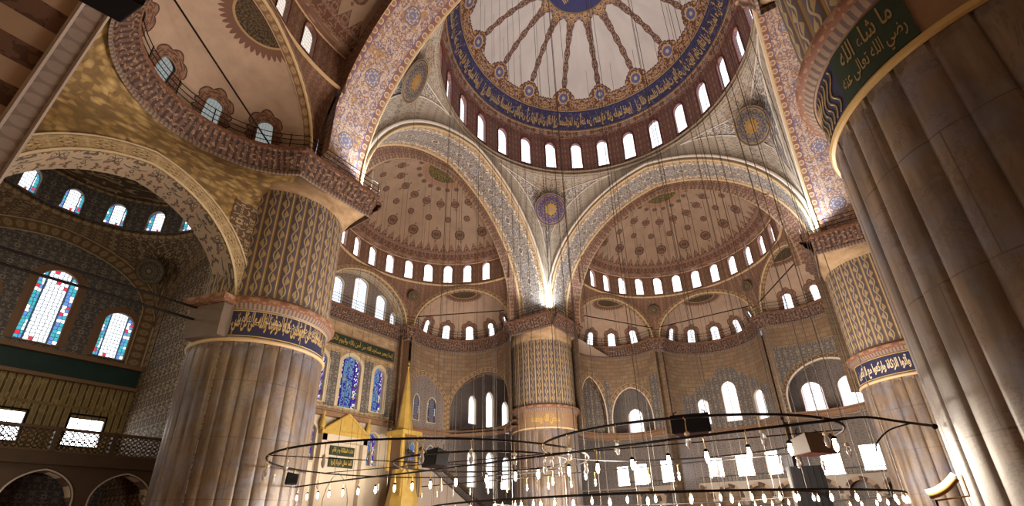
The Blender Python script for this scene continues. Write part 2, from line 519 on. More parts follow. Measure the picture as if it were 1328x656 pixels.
material('medallion_blue', f_medallion([(.07, .06, .16), (.33, .25, .17), (.26, .11, .07), (.42, .28, .05)]), .6)
material('medallion_gold', f_medallion([(.08, .07, .10), (.30, .24, .11), (.18, .14, .07), (.34, .17, .04)]), .6)
material('medallion_dark', f_medallion([(.05, .04, .03), (.26, .20, .10), (.10, .08, .05), (.06, .05, .04)]), .6)
material('medallion_brown', f_medallion([(.13, .07, .05), (.38, .28, .15), (.18, .10, .06), (.30, .18, .10)]), .6)

# ---- glass (lit windows): u -1..1 across, v metres up from the sill, stored so that the border can follow the frame
def g_plain(tint, lead, sc=2.4):
    def f():
        u, v = UV()
        d, _ = voro(vec(u * 1.1, v * 1.0), sc, 'DISTANCE_TO_EDGE', .35)
        n = noise(vec(u, v), 1.2, 2.)
        c = mix(n, tint, (1., 1., 1.))
        c = mix(lt(d, .045), c, lead); return c
    return f
def g_col(bord, mid, lead, acc, sc=3.):
    def f():
        u, v = UV()
        q = vec(u * 1.0, v * 1.0)
        d, col = voro(q, sc, 'F1', .3); e, _ = voro(q, sc, 'DISTANCE_TO_EDGE', .3)
        w = wn(col)
        b = gt(absx(u), .55)
        bc = ramp(w, [(0., bord[0]), (.4, bord[1]), (.7, (1., 1., 1.))])
        c = mix(b, mid, bc)
        c = mix(gt(w, .95) * gt(d, .0), c, acc)
        c = mix(near(absx(u), .55, .05), c, lead)
        c = mix(gt(wn(col + .37), .72) * lt(absx(u), .55), c, bord[0]) if len(bord) > 2 else c
        return mix(lt(e, .07), c, lead)
    return f
emissive('glass_white', g_plain((.78, .86, 1.), (.10, .11, .13), 2.8), 1.9)
emissive('glass_clear', g_plain((.90, .93, 1.), (.25, .24, .23), 2.0), 2.4)
emissive('glass_flood', g_plain((.92, .97, 1.), (.8, .8, .8), .7), 7.)
emissive('glass_patterned', g_plain((.72, .82, 1.), (.06, .07, .09), 3.4), 1.2)
emissive('glass_colour', g_col([(.05, .32, .38), (.10, .20, .50)], (.95, .97, 1.), (.03, .05, .07), (.55, .03, .05), 4.6), 1.35)
def g_dots():
    u, v = UV(); d, col = voro(vec(u, v), 2.6, 'F1', .4); e, _ = voro(vec(u, v), 2.6, 'DISTANCE_TO_EDGE', .4)
    c = mix(lt(e, .04), (1., .98, .97), (.34, .31, .32)); c = mix(lt(d, .17) * gt(wn(col), .40), c, (.42, .04, .06))
    return mix(gt(absx(u), .82), c, (.46, .36, .38))
emissive('glass_red_dots', g_dots, 1.7)
emissive('glass_blue', g_col([(.05, .03, .36), (.22, .08, .38), (0., 0., 0.)], (.16, .30, .46), (.02, .015, .08), (.60, .45, .16), 8.), .8)
emissive('glass_dim', g_col([(.10, .08, .26), (.25, .16, .12)], (.30, .26, .30), (.10, .07, .05), (.45, .30, .10), 4.), .40)
emissive('glass_honey', g_plain((.55, .66, .60), (.12, .10, .06), 2.6), .30)
emissive('lamp_glow', lambda: vec(1., .78, .52), 26.)
emissive('lamp_glow_small', lambda: vec(1., .80, .50), 12.)
emissive('tube_glow', lambda: vec(1., .85, .6), 4.)
def glassy(name, col, rough=.05):
    m = bpy.data.materials.new(name); m.use_nodes = True
    b = m.node_tree.nodes['Principled BSDF']; b.inputs['Base Color'].default_value = (*col, 1)
    b.inputs['Roughness'].default_value = rough; b.inputs['Transmission Weight'].default_value = .6
    b.inputs['IOR'].default_value = 1.3; MATS[name] = m
emissive('glass_honey_bright', g_plain((.95, .75, .55), (.20, .13, .08), 4.2), .8)
glassy('lamp_glass', (.85, .85, .85))
M = MATS
# ------------------------------------------------------------------ walls with openings
def parch(x, Rr=1.15):
    x = min(1., abs(x)); 
    return math.sqrt(max(0., Rr * Rr - (x + Rr - 1) ** 2)) / math.sqrt(2 * Rr - 1)
class Op:
    def __init__(s, sc, half, zb, zs, za, Rr=1.25, n=8, rect=False):
        s.sc, s.h, s.zb, s.zs, s.za, s.R, s.n, s.rect = sc, half, zb, zs, za, Rr, n, rect
    def hi(s, x):
        if s.rect: return s.za
        return s.zs + (s.za - s.zs) * parch((x - s.sc) / s.h, s.R)
    def ss(s):
        return [s.sc + s.h * -math.cos(PI * i / (2 * s.n)) for i in range(2 * s.n + 1)]
def shell(mb, mapf, s0, s1, z0, z1, ops=(), th=.8, ds=1., dz=2., us=1., back=False, mi=0, rmi=None, uv=None, skip_reveal_bottom=False):
    """mapf(s, z, d) -> point; openings cut clean through, with reveals th deep"""
    rmi = mi if rmi is None else rmi
    uv = uv or (lambda s, z: (s * us, z))
    S = set()
    n = max(1, int(math.ceil((s1 - s0) / ds)))
    for i in range(n + 1): S.add(round(lerp(s0, s1, i / n), 6))
    for o in ops:
        for x in o.ss(): S.add(round(min(max(x, s0), s1), 6))
    S = sorted(S)
    # drop near-duplicates
    T = [S[0]]
    for x in S[1:]:
        if x - T[-1] > 1e-5: T.append(x)
    S = T
    zf = lambda z, s: z(s) if callable(z) else z
    for a, b in zip(S[:-1], S[1:]):
        m = (a + b) / 2
        cov = sorted([o for o in ops if o.sc - o.h < m < o.sc + o.h], key=lambda o: o.zb)
        la, lb = zf(z0, a), zf(z0, b)
        segs = []
        for o in cov:
            segs.append((la, lb, o.zb, o.zb)); la, lb = o.hi(a), o.hi(b)
        segs.append((la, lb, zf(z1, a), zf(z1, b)))
        for (p, q, r, t) in segs:
            if r - p < 1e-4 and t - q < 1e-4: continue
            k = max(1, int(math.ceil(max(r - p, t - q) / dz)))
            for j in range(k):
                z00, z10 = lerp(p, r, j / k), lerp(q, t, j / k); z01, z11 = lerp(p, r, (j + 1) / k), lerp(q, t, (j + 1) / k)
                uvs = [uv(a, z00), uv(b, z10), uv(b, z11), uv(a, z01)]
                mb.face([mapf(a, z00, 0), mapf(b, z10, 0), mapf(b, z11, 0), mapf(a, z01, 0)], uvs, mi)
                if back: mb.face([mapf(a, z01, th), mapf(b, z11, th), mapf(b, z10, th), mapf(a, z00, th)], uvs[::-1], mi)
        for o in cov:
            ha, hb = o.hi(a), o.hi(b)
            mb.face([mapf(a, ha, 0), mapf(b, hb, 0), mapf(b, hb, th), mapf(a, ha, th)], [(a * us, 0), (b * us, 0), (b * us, 1), (a * us, 1)], rmi)
            mb.face([mapf(a, o.zb, 0), mapf(b, o.zb, 0), mapf(b, o.zb, th), mapf(a, o.zb, th)], [(a * us, 0), (b * us, 0), (b * us, 1), (a * us, 1)], rmi)
    for o in ops:
        for x in (o.sc - o.h, o.sc + o.h):
            if x < s0 - 1e-4 or x > s1 + 1e-4: continue
            h = o.hi(x); k = max(1, int((h - o.zb) / 2))
            for j in range(k):
                a, b = lerp(o.zb, h, j / k), lerp(o.zb, h, (j + 1) / k)
                mb.face([mapf(x, a, 0), mapf(x, b, 0), mapf(x, b, th), mapf(x, a, th)], [(a, 0), (b, 0), (b, 1), (a, 1)], rmi)
def outline(o, mapf, d=0., grow=0., bottom=True, gz=None):
    gz = grow if gz is None else gz
    xs = [o.sc + (o.h + grow) * -math.cos(PI * i / 20) for i in range(21)]
    pts = [mapf(o.sc - o.h - grow, lerp(o.zb, o.zs if not o.rect else o.za, j / 3), d) for j in range(3)]
    for x in xs:
        f = 1. if o.rect else parch((x - o.sc) / (o.h + grow), o.R)
        z = (o.za + gz) if o.rect else o.zs + (o.za + gz - o.zs) * f
        pts.append(mapf(x, z, d))
    pts += [mapf(o.sc + o.h + grow, lerp(o.zs if not o.rect else o.za, o.zb, (j + 1) / 3), d) for j in range(3)]
    return pts
def arch_band(mb, o, mapf, w, d=-.03, grow0=0., gzw=None, mi=0, legs=True, lo=None, wz=None):
    """flat ornamental band round an opening, w wide in s and wz in z"""
    wz = w if wz is None else wz
    def pt(g, k, N=32):
        gz = g * wz / w
        if k < 0: return mapf(o.sc - o.h - g, lerp(lo if lo is not None else o.zb, o.zs, 1 + k / 4), d)
        if k > N: return mapf(o.sc + o.h + g, lerp(o.zs, lo if lo is not None else o.zb, (k - N) / 4), d)
        x = -math.cos(PI * k / N)
        return mapf(o.sc + (o.h + g) * x, o.zs + (o.za + gz - o.zs) * parch(x, o.R), d)
    ks = list(range(-4 if legs else 0, 37 if legs else 33)); L = 0
    P0 = pt(grow0, ks[0]); Q0 = pt(grow0 + w, ks[0])
    for k in ks[1:]:
        P1 = pt(grow0, k); Q1 = pt(grow0 + w, k); l = math.dist(P0, P1)
        mb.face([P0, P1, Q1, Q0], [(L, 0), (L + l, 0), (L + l, 1), (L, 1)], mi)
        L += l; P0, Q0 = P1, Q1
WINCOUNT = [0]
def window(o, mapf, d, glass, label, group=None, trim='window_red_trim', rt=.05, fd=0., grille=False, width=None):
    """lit pane + trim as one thing of the setting"""
    WINCOUNT[0] += 1
    mb = MB(); xs = o.ss(); sc = width or 1.
    for a, b in zip(xs[:-1], xs[1:]):
        ha, hb = o.hi(a), o.hi(b); k = max(1, int((max(ha, hb) - o.zb) / 1.))
        for j in range(k):
            p0, p1 = lerp(o.zb, ha, j / k), lerp(o.zb, hb, j / k); q0, q1 = lerp(o.zb, ha, (j + 1) / k), lerp(o.zb, hb, (j + 1) / k)
            ua, ub = (a - o.sc) / o.h, (b - o.sc) / o.h
            mb.face([mapf(a, p0, d), mapf(b, p1, d), mapf(b, q1, d), mapf(a, q0, d)],
                    [(ua, p0 - o.zb), (ub, p1 - o.zb), (ub, q1 - o.zb), (ua, q0 - o.zb)])
    w = mb.build('window_%d' % WINCOUNT[0], M[glass], smooth=False)
    w['label'] = label; w['category'] = 'window'; w['kind'] = 'structure'
    if group: w['group'] = group
    t = MB(); t.tube(outline(o, mapf, fd), rt, 5, closed=True)
    t.build('window_frame', M[trim], w)
    if grille:
        g = MB(); W = 2 * o.h
        for k in range(1, 3):
            x = o.sc - o.h + W * k / 3; g.tube([mapf(x, o.zb, d - .06), mapf(x, o.hi(x), d - .06)], .02, 4)
        for k in range(1, 4):
            z = lerp(o.zb, o.za, k / 4); xx = [x for x in (o.sc - o.h * .95, o.sc + o.h * .95)]
            if o.hi(xx[0]) > z: g.tube([mapf(xx[0], z, d - .06), mapf(xx[1], z, d - .06)], .02, 4)
        g.build('window_grille', M['dark_iron'], w)
    return w
def sweep(mb, path, prof, closed=False, mi=0):
    """path: plan points (x, y); prof: (out, z) with out to the LEFT of the path direction"""
    n = len(path); N = []
    for i in range(n):
        a = path[(i - 1) % n] if (i or closed) else path[0]; b = path[(i + 1) % n] if (i < n - 1 or closed) else path[-1]
        def nrm(p, q):
            dx, dy = q[0] - p[0], q[1] - p[1]; l = math.hypot(dx, dy) or 1
            return (-dy / l, dx / l) if (dx or dy) else None
        n1 = nrm(a, path[i]) if a != path[i] else None; n2 = nrm(path[i], b) if b != path[i] else None
        n1 = n1 or n2; n2 = n2 or n1
        mx_, my_ = n1[0] + n2[0], n1[1] + n2[1]; l = math.hypot(mx_, my_) or 1
        mx_, my_ = mx_ / l, my_ / l; dd = max(.5, mx_ * n1[0] + my_ * n1[1])
        N.append((mx_ / dd, my_ / dd))
    L = 0; pl = [0]
    for k in range(1, len(prof)): pl.append(pl[-1] + math.dist(prof[k - 1][:2], prof[k][:2]))
    for i in range(n if closed else n - 1):
        j = (i + 1) % n; l = math.dist(path[i], path[j])
        for k in range(len(prof) - 1):
            q = lambda ii, kk: (path[ii][0] + N[ii][0] * prof[kk][0], path[ii][1] + N[ii][1] * prof[kk][0], prof[kk][1])
            m_ = prof[k][2] if len(prof[k]) > 2 else mi
            mb.face([q(i, k), q(j, k), q(j, k + 1), q(i, k + 1)], [(L, pl[k]), (L + l, pl[k]), (L + l, pl[k + 1]), (L, pl[k + 1])], m_)
        L += l
def rotmap(k):
    c, s = ((1, 0), (0, 1), (-1, 0), (0, -1))[k % 4]
    return lambda x, y: (c * x - s * y, s * x + c * y)
def disc(name, cpos, nrm, r, mat, parent=None, bulge=.12):
    mb = MB(); n = Vector(nrm).normalized(); z = Vector((0, 0, 1))
    x = z.cross(n).normalized(); y = n.cross(x); c = Vector(cpos)
    N = 40; K = 5
    def p(i, k):
        a = 2 * PI * i / N; rr = r * k / K
        return c + x * (rr * math.cos(a)) + y * (rr * math.sin(a)) + n * (bulge * (1 - (k / K) ** 2) + .02)
    for i in range(N):
        for k in range(K):
            mb.face([p(i, k), p(i + 1, k), p(i + 1, k + 1), p(i, k + 1)], [(i / N, k / K), ((i + 1) / N, k / K), ((i + 1) / N, (k + 1) / K), (i / N, (k + 1) / K)])
    mb.tube([p(i, K) for i in range(N)], .05, 5, closed=True)
    return mb.build(name, M[mat], parent)

# ------------------------------------------------------------------ writing (joined Arabic letter forms laid out by hand)
FORMS = {  # isolated, final, initial, medial
 'ا': 'ﺍﺎﺍﺎ', 'أ': 'ﺃﺄﺃﺄ', 'ب': 'ﺏﺐﺑﺒ', 'ت': 'ﺕﺖﺗﺘ', 'ث': 'ﺙﺚﺛﺜ', 'ج': 'ﺝﺞﺟﺠ', 'ح': 'ﺡﺢﺣﺤ', 'خ': 'ﺥﺦﺧﺨ', 'د': 'ﺩﺪﺩﺪ', 'ذ': 'ﺫﺬﺫﺬ',
 'ر': 'ﺭﺮﺭﺮ', 'ز': 'ﺯﺰﺯﺰ', 'س': 'ﺱﺲﺳﺴ', 'ش': 'ﺵﺶﺷﺸ', 'ص': 'ﺹﺺﺻﺼ', 'ض': 'ﺽﺾﺿﻀ', 'ط': 'ﻁﻂﻃﻄ', 'ظ': 'ﻅﻆﻇﻈ', 'ع': 'ﻉﻊﻋﻌ', 'غ': 'ﻍﻎﻏﻐ',
 'ف': 'ﻑﻒﻓﻔ', 'ق': 'ﻕﻖﻗﻘ', 'ك': 'ﻙﻚﻛﻜ', 'ل': 'ﻝﻞﻟﻠ', 'م': 'ﻡﻢﻣﻤ', 'ن': 'ﻥﻦﻧﻨ', 'ه': 'ﻩﻪﻫﻬ', 'و': 'ﻭﻮﻭﻮ', 'ي': 'ﻱﻲﻳﻴ', 'ى': 'ﻯﻰﻯﻰ',
 'ة': 'ﺓﺔﺓﺔ', 'إ': 'ﺇﺈﺇﺈ', 'ء': 'ﺀﺀﺀﺀ', 'ئ': 'ﺉﺊﺋﺌ', 'آ': 'ﺁﺂﺁﺂ'}
NOJ = set('اأإآدذرزوىةء')
def shape(t):
    out = []
    for w in t.split(' '):
        r = []
        for i, ch in enumerate(w):
            if ch not in FORMS: r.append(ch); continue
            p = i > 0 and w[i - 1] in FORMS and w[i - 1] not in NOJ
            n = i < len(w) - 1 and ch not in NOJ and w[i + 1] in FORMS and w[i + 1] != 'ء'
            r.append(FORMS[ch][(3 if n else 1) if p else (2 if n else 0)])
        out.append(''.join(reversed(r)))
    return ' '.join(reversed(out))
def text_mesh(name, body, mapf, s0, s1, z0, z1, mat, parent, thick=.02, flip=1, weight=.012, overlap=None):
    """writing bent onto a surface: mapf(s, z, d); flip=-1 when s runs right to left for the reader"""
    cu = bpy.data.curves.new('writing', 'FONT'); cu.body = shape(body); cu.size = 1; cu.extrude = .0; cu.offset = weight
    cu.resolution_u = 3
    o = bpy.data.objects.new('writing', cu); C.objects.link(o)
    dg = bpy.context.evaluated_depsgraph_get(); ev = o.evaluated_get(dg); me = ev.to_mesh()
    vs = [tuple(v.co) for v in me.vertices]; fs = [tuple(p.vertices) for p in me.polygons]; ev.to_mesh_clear()
    bpy.data.objects.remove(o)
    if not vs: return None
    x0, x1 = min(v[0] for v in vs), max(v[0] for v in vs); y0, y1 = min(v[1] for v in vs), max(v[1] for v in vs)
    P = []
    for v in vs:
        a = (v[0] - x0) / (x1 - x0)
        if flip < 0: a = 1 - a
        P.append(tuple(mapf(lerp(s0, s1, a), lerp(z0, z1, (v[1] - y0) / (y1 - y0)), -thick)))
    me2 = bpy.data.meshes.new(name); me2.from_pydata(P, [], fs); me2.materials.append(M[mat])
    ob = bpy.data.objects.new(name, me2); C.objects.link(ob); ob.parent = parent
    return ob
def bez(pts, n=8):
    out = []
    for i in range(len(pts) - 1):
        p0, p1, p2, p3 = pts[max(0, i - 1)], pts[i], pts[i + 1], pts[min(len(pts) - 1, i + 2)]
        for k in range(n):
            t = k / n
            out.append(tuple(.5 * (2 * p1[j] + (p2[j] - p0[j]) * t + (2 * p0[j] - 5 * p1[j] + 4 * p2[j] - p3[j]) * t * t + (3 * p1[j] - p0[j] - 3 * p2[j] + p3[j]) * t ** 3) for j in range(len(p1))))
    out.append(pts[-1]); return out
# ================================================================== THE BUILDING
T0 = 11.32; ZS = 20.1; DR = 11.68; AY = 14.3
HB = 24.9    # qibla wall
YB = 28.44
# ---- main dome ------------------------------------------------------------
dome = empty('main_dome', (0, 0, 33.3))
tag(dome, 'great central dome with sixteen painted ribs, blue medallion and blue inscription ring', 'dome', kind='structure')
def at0(o, p):      # parent without moving: the parents sit away from the origin
    o.parent = p; o.matrix_parent_inverse = Matrix.Translation(-Vector(p.location)); return o
def dsph(s, z, d=0):        # s azimuth, z degrees from the crown
    r = 12.6 + d; return (r * math.sin(R(z)) * math.cos(s), r * math.sin(R(z)) * math.sin(s), 33.1 + r * math.cos(R(z)))
RIB0 = 38.7
mb = MB()
mb.grid(lambda a, b: dsph(a * 2 * PI, lerp(.01, 66., b)), 128, 30, lambda a, b: (a * 16 - RIB0 / 22.5 + .5, lerp(0, 66., b)))
at0(mb.build('dome_shell', M['dome_paint']), dome)
def dcyl(s, z, d=0): r = 11.80 + d; return (r * math.cos(s), r * math.sin(s), z)
ops = [Op((i + .5) * 2 * PI / 28, .57 / 11.8, 34.45, 37.1, 37.8, 1.05, 5) for i in range(28)]
mb = MB(); shell(mb, dcyl, 0, 2 * PI, 33.6, 38.35, ops, .55, 2 * PI / 56, 1.2, us=11.8); mb.lathe([(11.45, 38.2), (11.82, 38.33)], n=96)
at0(mb.build('window_drum', M['drum_paint']), dome)
for o in ops: window(o, dcyl, .35, 'glass_white', 'round-headed white window in the red painted drum of the main dome', 'drum windows of the main dome', rt=.085, fd=-.02)
mb = MB()
for r, z, t in ((11.72, 33.5, .17), (11.62, 33.95, .1)): mb.tube([(r * math.cos(a * PI / 48), r * math.sin(a * PI / 48), z) for a in range(96)], t, 6, closed=True)
mb.lathe([(11.72, 33.3), (11.55, 33.6), (11.80, 33.95)], (0, 0, 0), 96)
at0(mb.build('drum_cornice', M['archivolt_paint']), dome)
mb = MB()
for ph in (53.7, 62.8, 14.1):
    mb.tube([dsph(a * PI / 48, ph, -.03) for a in range(96)], .045, 5, closed=True)
at0(mb.build('ring_moulding', M['brown_moulding']), dome)
tx = "إن الله يمسك السماوات والأرض أن تزولا ولئن زالتا إن أمسكهما من أحد من بعده إنه كان حليما غفورا"
for k in range(4):
    o = text_mesh('inscription', tx, lambda s, z, d: dsph(s, 180 - z if z > 90 else z, d), R(1 + 90 * k), R(89 + 90 * k), 61.8, 54.9, 'gold_leaf', None, .04, flip=1, weight=.03)
    # read from below: the letters run clockwise as seen from inside
    if o: at0(o, dome)
o = text_mesh('medallion_writing', "الله نور السماوات", lambda s, z, d: (s, z, 33.1 + math.sqrt(12.6 ** 2 - s * s - z * z) - .05), 2.1, -2.1, -1.3, 1.3, 'gold_leaf', None, 0, weight=.02)
if o: at0(o, dome)
# ---- pendentives -----------------------------------------------------------
def gz(x, h=T0, zs=21., za=32.7): return zs + (za - zs) * parch(x / h)
def pend_point(k, u, v, half, zt, rr, zr, archz):
    # k: quadrant corner; u -1..1 across the corner; v up
    a = R(45 + 90 * k) + u * R(45)
    side = math.atan2(math.sin(a), math.cos(a))
    cc, ss = math.cos(a), math.sin(a); mxx = max(abs(cc), abs(ss)); rb = half / mxx
    x = half * min(abs(cc), abs(ss)) / mxx
    zb = archz(x) if abs(u) > 1e-6 else zt
    zb = zt if x > half - 1e-4 else zb
    zc = zb + .62 * (zr - zb); v1 = 1 - v
    r = v1 * v1 * rb + 2 * v1 * v * rb + v * v * rr; z = v1 * v1 * zb + 2 * v1 * v * zc + v * v * zr
    return (r * cc, r * ss, z)
PEND = ['above the pillar beside the far right semi-dome', 'above the far central pillar', 'above the left pillar', 'above the near right pillar']
for k in range(4):
    p = empty('pendentive', (0, 0, 30)); 
    cor = [(1, 1), (-1, 1), (-1, -1), (1, -1)][k]
    tag(p, 'cream and grey scroll-painted pendentive with a round medallion, ' + PEND[k], 'pendentive', kind='structure')
    mb = MB()
    def us_(u): return math.copysign(abs(u) ** .7, u)
    mb.grid(lambda a, b: pend_point(k, (1 - (1 - abs(2 * a - 1)) ** 1.0) * (1 if a > .5 else -1) if a != .5 else 0, b, T0, ZS, DR, 33.35, gz), 48, 20, lambda a, b: ((a - .5) * 16, b * 13))
    at0(mb.build('painted_surface', M['pendentive_paint']), p)
    # raised line following the pendentive's three sides
    mb = MB()
    q = [pend_point(k, u, v, T0, ZS, DR, 33.35, gz) for u, v in [(-.62 + 1.24 * t / 20, .80) for t in range(21)]]
    q += [pend_point(k, .62 * (1 - t / 16) , .80 - .42 * t / 16, T0, ZS, DR, 33.35, gz) for t in range(1, 17)]
    q += [pend_point(k, -.62 * t / 16, .38 + .42 * t / 16, T0, ZS, DR, 33.35, gz) for t in range(1, 16)]
    q = [(x * .996, y * .996, z) for x, y, z in q]
    mb.tube(q, .05, 5, closed=True); at0(mb.build('panel_line', M['white_moulding']), p)
    c = (9.23 * cor[0], 9.23 * cor[1], 30.35)
    at0(disc('medallion', c, (-cor[0] * .62, -cor[1] * .62, -.55), 1.55, 'medallion_blue' if k == 1 else 'medallion_gold'), p)
# ---- great arches ------------------------------------------------------------
def arch_pts(h, za, w, T, zs=21., n=40):
    pts = [(-h, ZS), (-h, lerp(ZS, zs, .5))] + [(h * -math.cos(PI * i / n), zs + (za - zs) * parch(math.cos(PI * i / n))) for i in range(n + 1)] + [(h, lerp(ZS, zs, .5)), (h, ZS)]
    return [(*T(x, w), z) for x, z in pts]
def ruled(mb, A, B, mi=0, vv=(0, 1), n=1):
    L = 0
    for i in range(len(A) - 1):
        l = (math.dist(A[i], A[i + 1]) + math.dist(B[i], B[i + 1])) / 2
        for j in range(n):
            f = lambda P, Q, t: tuple(lerp(P[c], Q[c], t) for c in range(3))
            t0, t1 = j / n, (j + 1) / n
            mb.face([f(A[i], B[i], t0), f(A[i + 1], B[i + 1], t0), f(A[i + 1], B[i + 1], t1), f(A[i], B[i], t1)],
                    [(L, lerp(*vv, t0)), (L + l, lerp(*vv, t0)), (L + l, lerp(*vv, t1)), (L, lerp(*vv, t1))], mi)
        L += l
ARN = ['between the far central pillar and the right one', 'between the left pillar and the far central one', 'between the near right pillar and the left one', 'between the two right hand pillars']
for k in range(4):
    T = rotmap(k)
    a = empty('great_arch', (*T(0, 12.8), 21)); tag(a, 'great pointed painted arch ' + ARN[k] + ' carrying the dome', 'arch', kind='structure')
    r0 = arch_pts(T0, 32.7, T0 + .02, T); r1 = arch_pts(T0 - .38, 32.2, T0 - .02, T); r2 = arch_pts(T0 - .42, 32.1, AY, T); r3 = arch_pts(T0 - 1.75, 31.2, AY + .3, T, zs=20.6)
    r1b = arch_pts(T0 - .40, 32.17, T0 + .5, T)
    mb = MB(); ruled(mb, r0, r1); at0(mb.build('archivolt', M['archivolt_paint']), a)
    mb = MB(); ruled(mb, r1, r2); at0(mb.build('soffit', M['arch_soffit_paint' if k in (2, 3) else 'arch_soffit_scroll']), a)
    mb = MB(); ruled(mb, r2, r3); at0(mb.build('inner_rim', M['rim_paint']), a)
    mb = MB(); mb.tube(arch_pts(T0 - .02, 32.68, T0 - .05, T), .13, 7); at0(mb.build('white_roll', M['white_moulding']), a)
    mb = MB(); mb.tube(arch_pts(T0 - .36, 32.25, T0 - .04, T), .09, 7); mb.tube(arch_pts(T0 - .44, 32.08, AY - .05, T), .07, 6); at0(mb.build('gold_roll', M['gold_moulding']), a)
# ---- semi-domes ----------------------------------------------------------------
SC = 14.64; SR = 10.27; SZ = 21.3; RR = 9.18
def semi(k, name_lab, wins=True, wall_center=False, exs=(150, 90, 30), wedge=(0, 180)):
    T = rotmap(k)
    sd = empty('semi_dome', (*T(0, SC), 25)); tag(sd, name_lab, 'semi-dome', kind='structure')
    def sph(s, z, d=0):        # s azimuth (rad, local), z deg from crown
        r = SR + d; x, y = r * math.sin(R(z)) * math.cos(s), SC + r * math.sin(R(z)) * math.sin(s)
        return (*T(x, y), SZ + r * math.cos(R(z)))
    mb = MB(); PM = 56.5
    mb.grid(lambda a, b: sph(a * PI, lerp(.01, PM, b)), 64, 20, lambda a, b: (a * 28.27, lerp(0, PM, b)))
    # short barrel that joins the half dome to the great arch
    A = [sph(0 if x < 0 else PI, 0) for x in (0, 1)]
    ca = [sph(0, z) for z in [PM - PM * i / 20 for i in range(20)]] + [sph(PI, z) for z in [PM * i / 20 for i in range(21)]]
    fr_ = [(*T(*(lambda q: (q[0], AY + .05))((SR * math.sin(R(z)) * (1 if i < 20 else -1), 0))), SZ + SR * math.cos(R(z))) for i, z in enumerate([PM - PM * i / 20 for i in range(20)] + [PM * i / 20 for i in range(21)])]
    ruled(mb, ca, fr_, vv=(40, 44))
    at0(mb.build('dome_shell', M['semi_dome_paint']), sd)
    def cyl(s, z, d=0): r = RR + d; return (*T(r * math.cos(s), SC + r * math.sin(s)), z)
    st = R(12.54); ops = []
    if wins: ops = [Op(PI / 2 + (i - 6) * st, .45 / RR, 24.8, 26.4, 26.9, 1.05, 4) for i in range(13)]
    mb = MB(); zt = SZ + SR * math.cos(R(PM))
    shell(mb, cyl, -.04, PI + .04, 24.4, zt + .05, ops, .5, st / 2, 1.2, us=RR)
    mb.lathe([(SR * math.sin(R(PM)), zt), (RR - .02, zt - .02)], (*T(0, SC), 0), 64, k * PI / 2 - .06, k * PI / 2 + PI + .06)
    at0(mb.build('window_drum', M['red_paint']), sd)
    for o in ops: window(o, cyl, .32, 'glass_honey_bright' if k == 2 else 'glass_clear', ['white round-headed window at the foot of the right hand dotted semi-dome', 'white round-headed window at the foot of the left hand dotted semi-dome', 'white round-headed window at the foot of the dark near semi-dome', 'white round-headed window at the foot of the far right semi-dome'][k], ['ring windows of the right hand semi-dome', 'ring windows of the left hand semi-dome', 'ring windows of the near semi-dome', 'ring windows of the hidden semi-dome'][k], rt=.045, fd=-.02)
    mb = MB()
    for z, r, t in ((24.5, RR - .04, .11), (zt, RR - .02, .07)): mb.tube([(*T(r * math.cos(PI * i / 48), SC + r * math.sin(PI * i / 48)), z) for i in range(49)], t, 6)
    at0(mb.build('ring_moulding', M['gold_moulding']), sd)
    # wall faces beside the ring, from the great arch down to the cornice
    mb = MB()
    for sx in (-1, 1):
        A = [(*T(sx * (T0 - 1.05), AY + .05), z) for z in (ZS, 21, 22, 23.5, 24.75)]; 
        B = [(*T(sx * 10.3, SC), z) for z in (ZS, 21, 22, 23.5)] + [(*T(sx * RR, SC), 24.75)]
        ruled(mb, A, B)
        # infill between the drum end and the rim
        A = [(*T(sx * (T0 - 1.05 + .0), AY + .05), 20.2), (*T(sx * (T0 - 1.05), AY + .05), 24.7), (*T(sx * 9.6, AY + .05), 26.7)]
        B = [(*T(sx * (RR - .05), AY + .06), 20.2), (*T(sx * (RR - .05), AY + .06), 24.7), (*T(sx * (RR - .4), AY + .06), 26.7)]
    # crescent that closes the gap between rim and half dome in the arch plane
    ri = arch_pts(T0 - 1.75, 31.2, AY + .3, T, zs=20.6)
    oi = [(*T(math.copysign(min(abs(x_), 9.2), x_), AY + .06), z_) for x_, z_ in [((T0 - 1.05) * -math.cos(PI * i / 40), 0) for i in range(41)] for z_ in (0,)]
    hi = []
    for i, p in enumerate(ri):
        z = p[2]
        # nearest point on the half dome's front circle
        xl = T0 - 1.05
        t_ = i / (len(ri) - 1); xx = -math.cos(PI * t_)
        lx = (-(T0 - 1.75) if i < 2 else (T0 - 1.75) if i > 42 else (T0 - 1.75) * -math.cos(PI * (i - 2) / 40))
        if z <= SZ + SR * math.cos(R(56.5)): hi.append((*T(math.copysign(RR, lx), AY + .32), z))
        else:
            an = math.atan2(z - SZ, abs(lx)); hi.append((*T(math.copysign(SR * math.cos(an), lx), AY + .32), SZ + SR * math.sin(an)))
    ruled(mb, ri, hi)
    at0(mb.build('arch_filling', M['red_paint']), sd)
    # ---- exedra level: pendentives between ring and chords
    AP = 9.0; RV = AP / math.cos(R(30)); EH = 4.75; ER = 4.8; EZ = 20.15; EA = 24.25
    def ez(x): return EZ + (EA - EZ) * parch(x / (AP * math.tan(R(30))), 1.06)
    mb = MB()
    def pp(a, b):
        s = a * PI; c = min((30, 90, 150), key=lambda m: abs(math.degrees(s) - m))
        da = s - R(c); rb = AP / math.cos(da); x = AP * math.tan(da); zb = ez(min(abs(x), AP * math.tan(R(30))))
        if abs(abs(math.degrees(da)) - 30) < .01: zb = EZ
        zc = zb + .6 * (24.7 - zb); v, v1 = b, 1 - b
        r = (v1 * v1 + 2 * v1 * v) * rb + v * v * (RR - .03); z = v1 * v1 * zb + 2 * v1 * v * zc + v * v * 24.72
        return (*T(r * math.cos(s), SC + r * math.sin(s)), z)
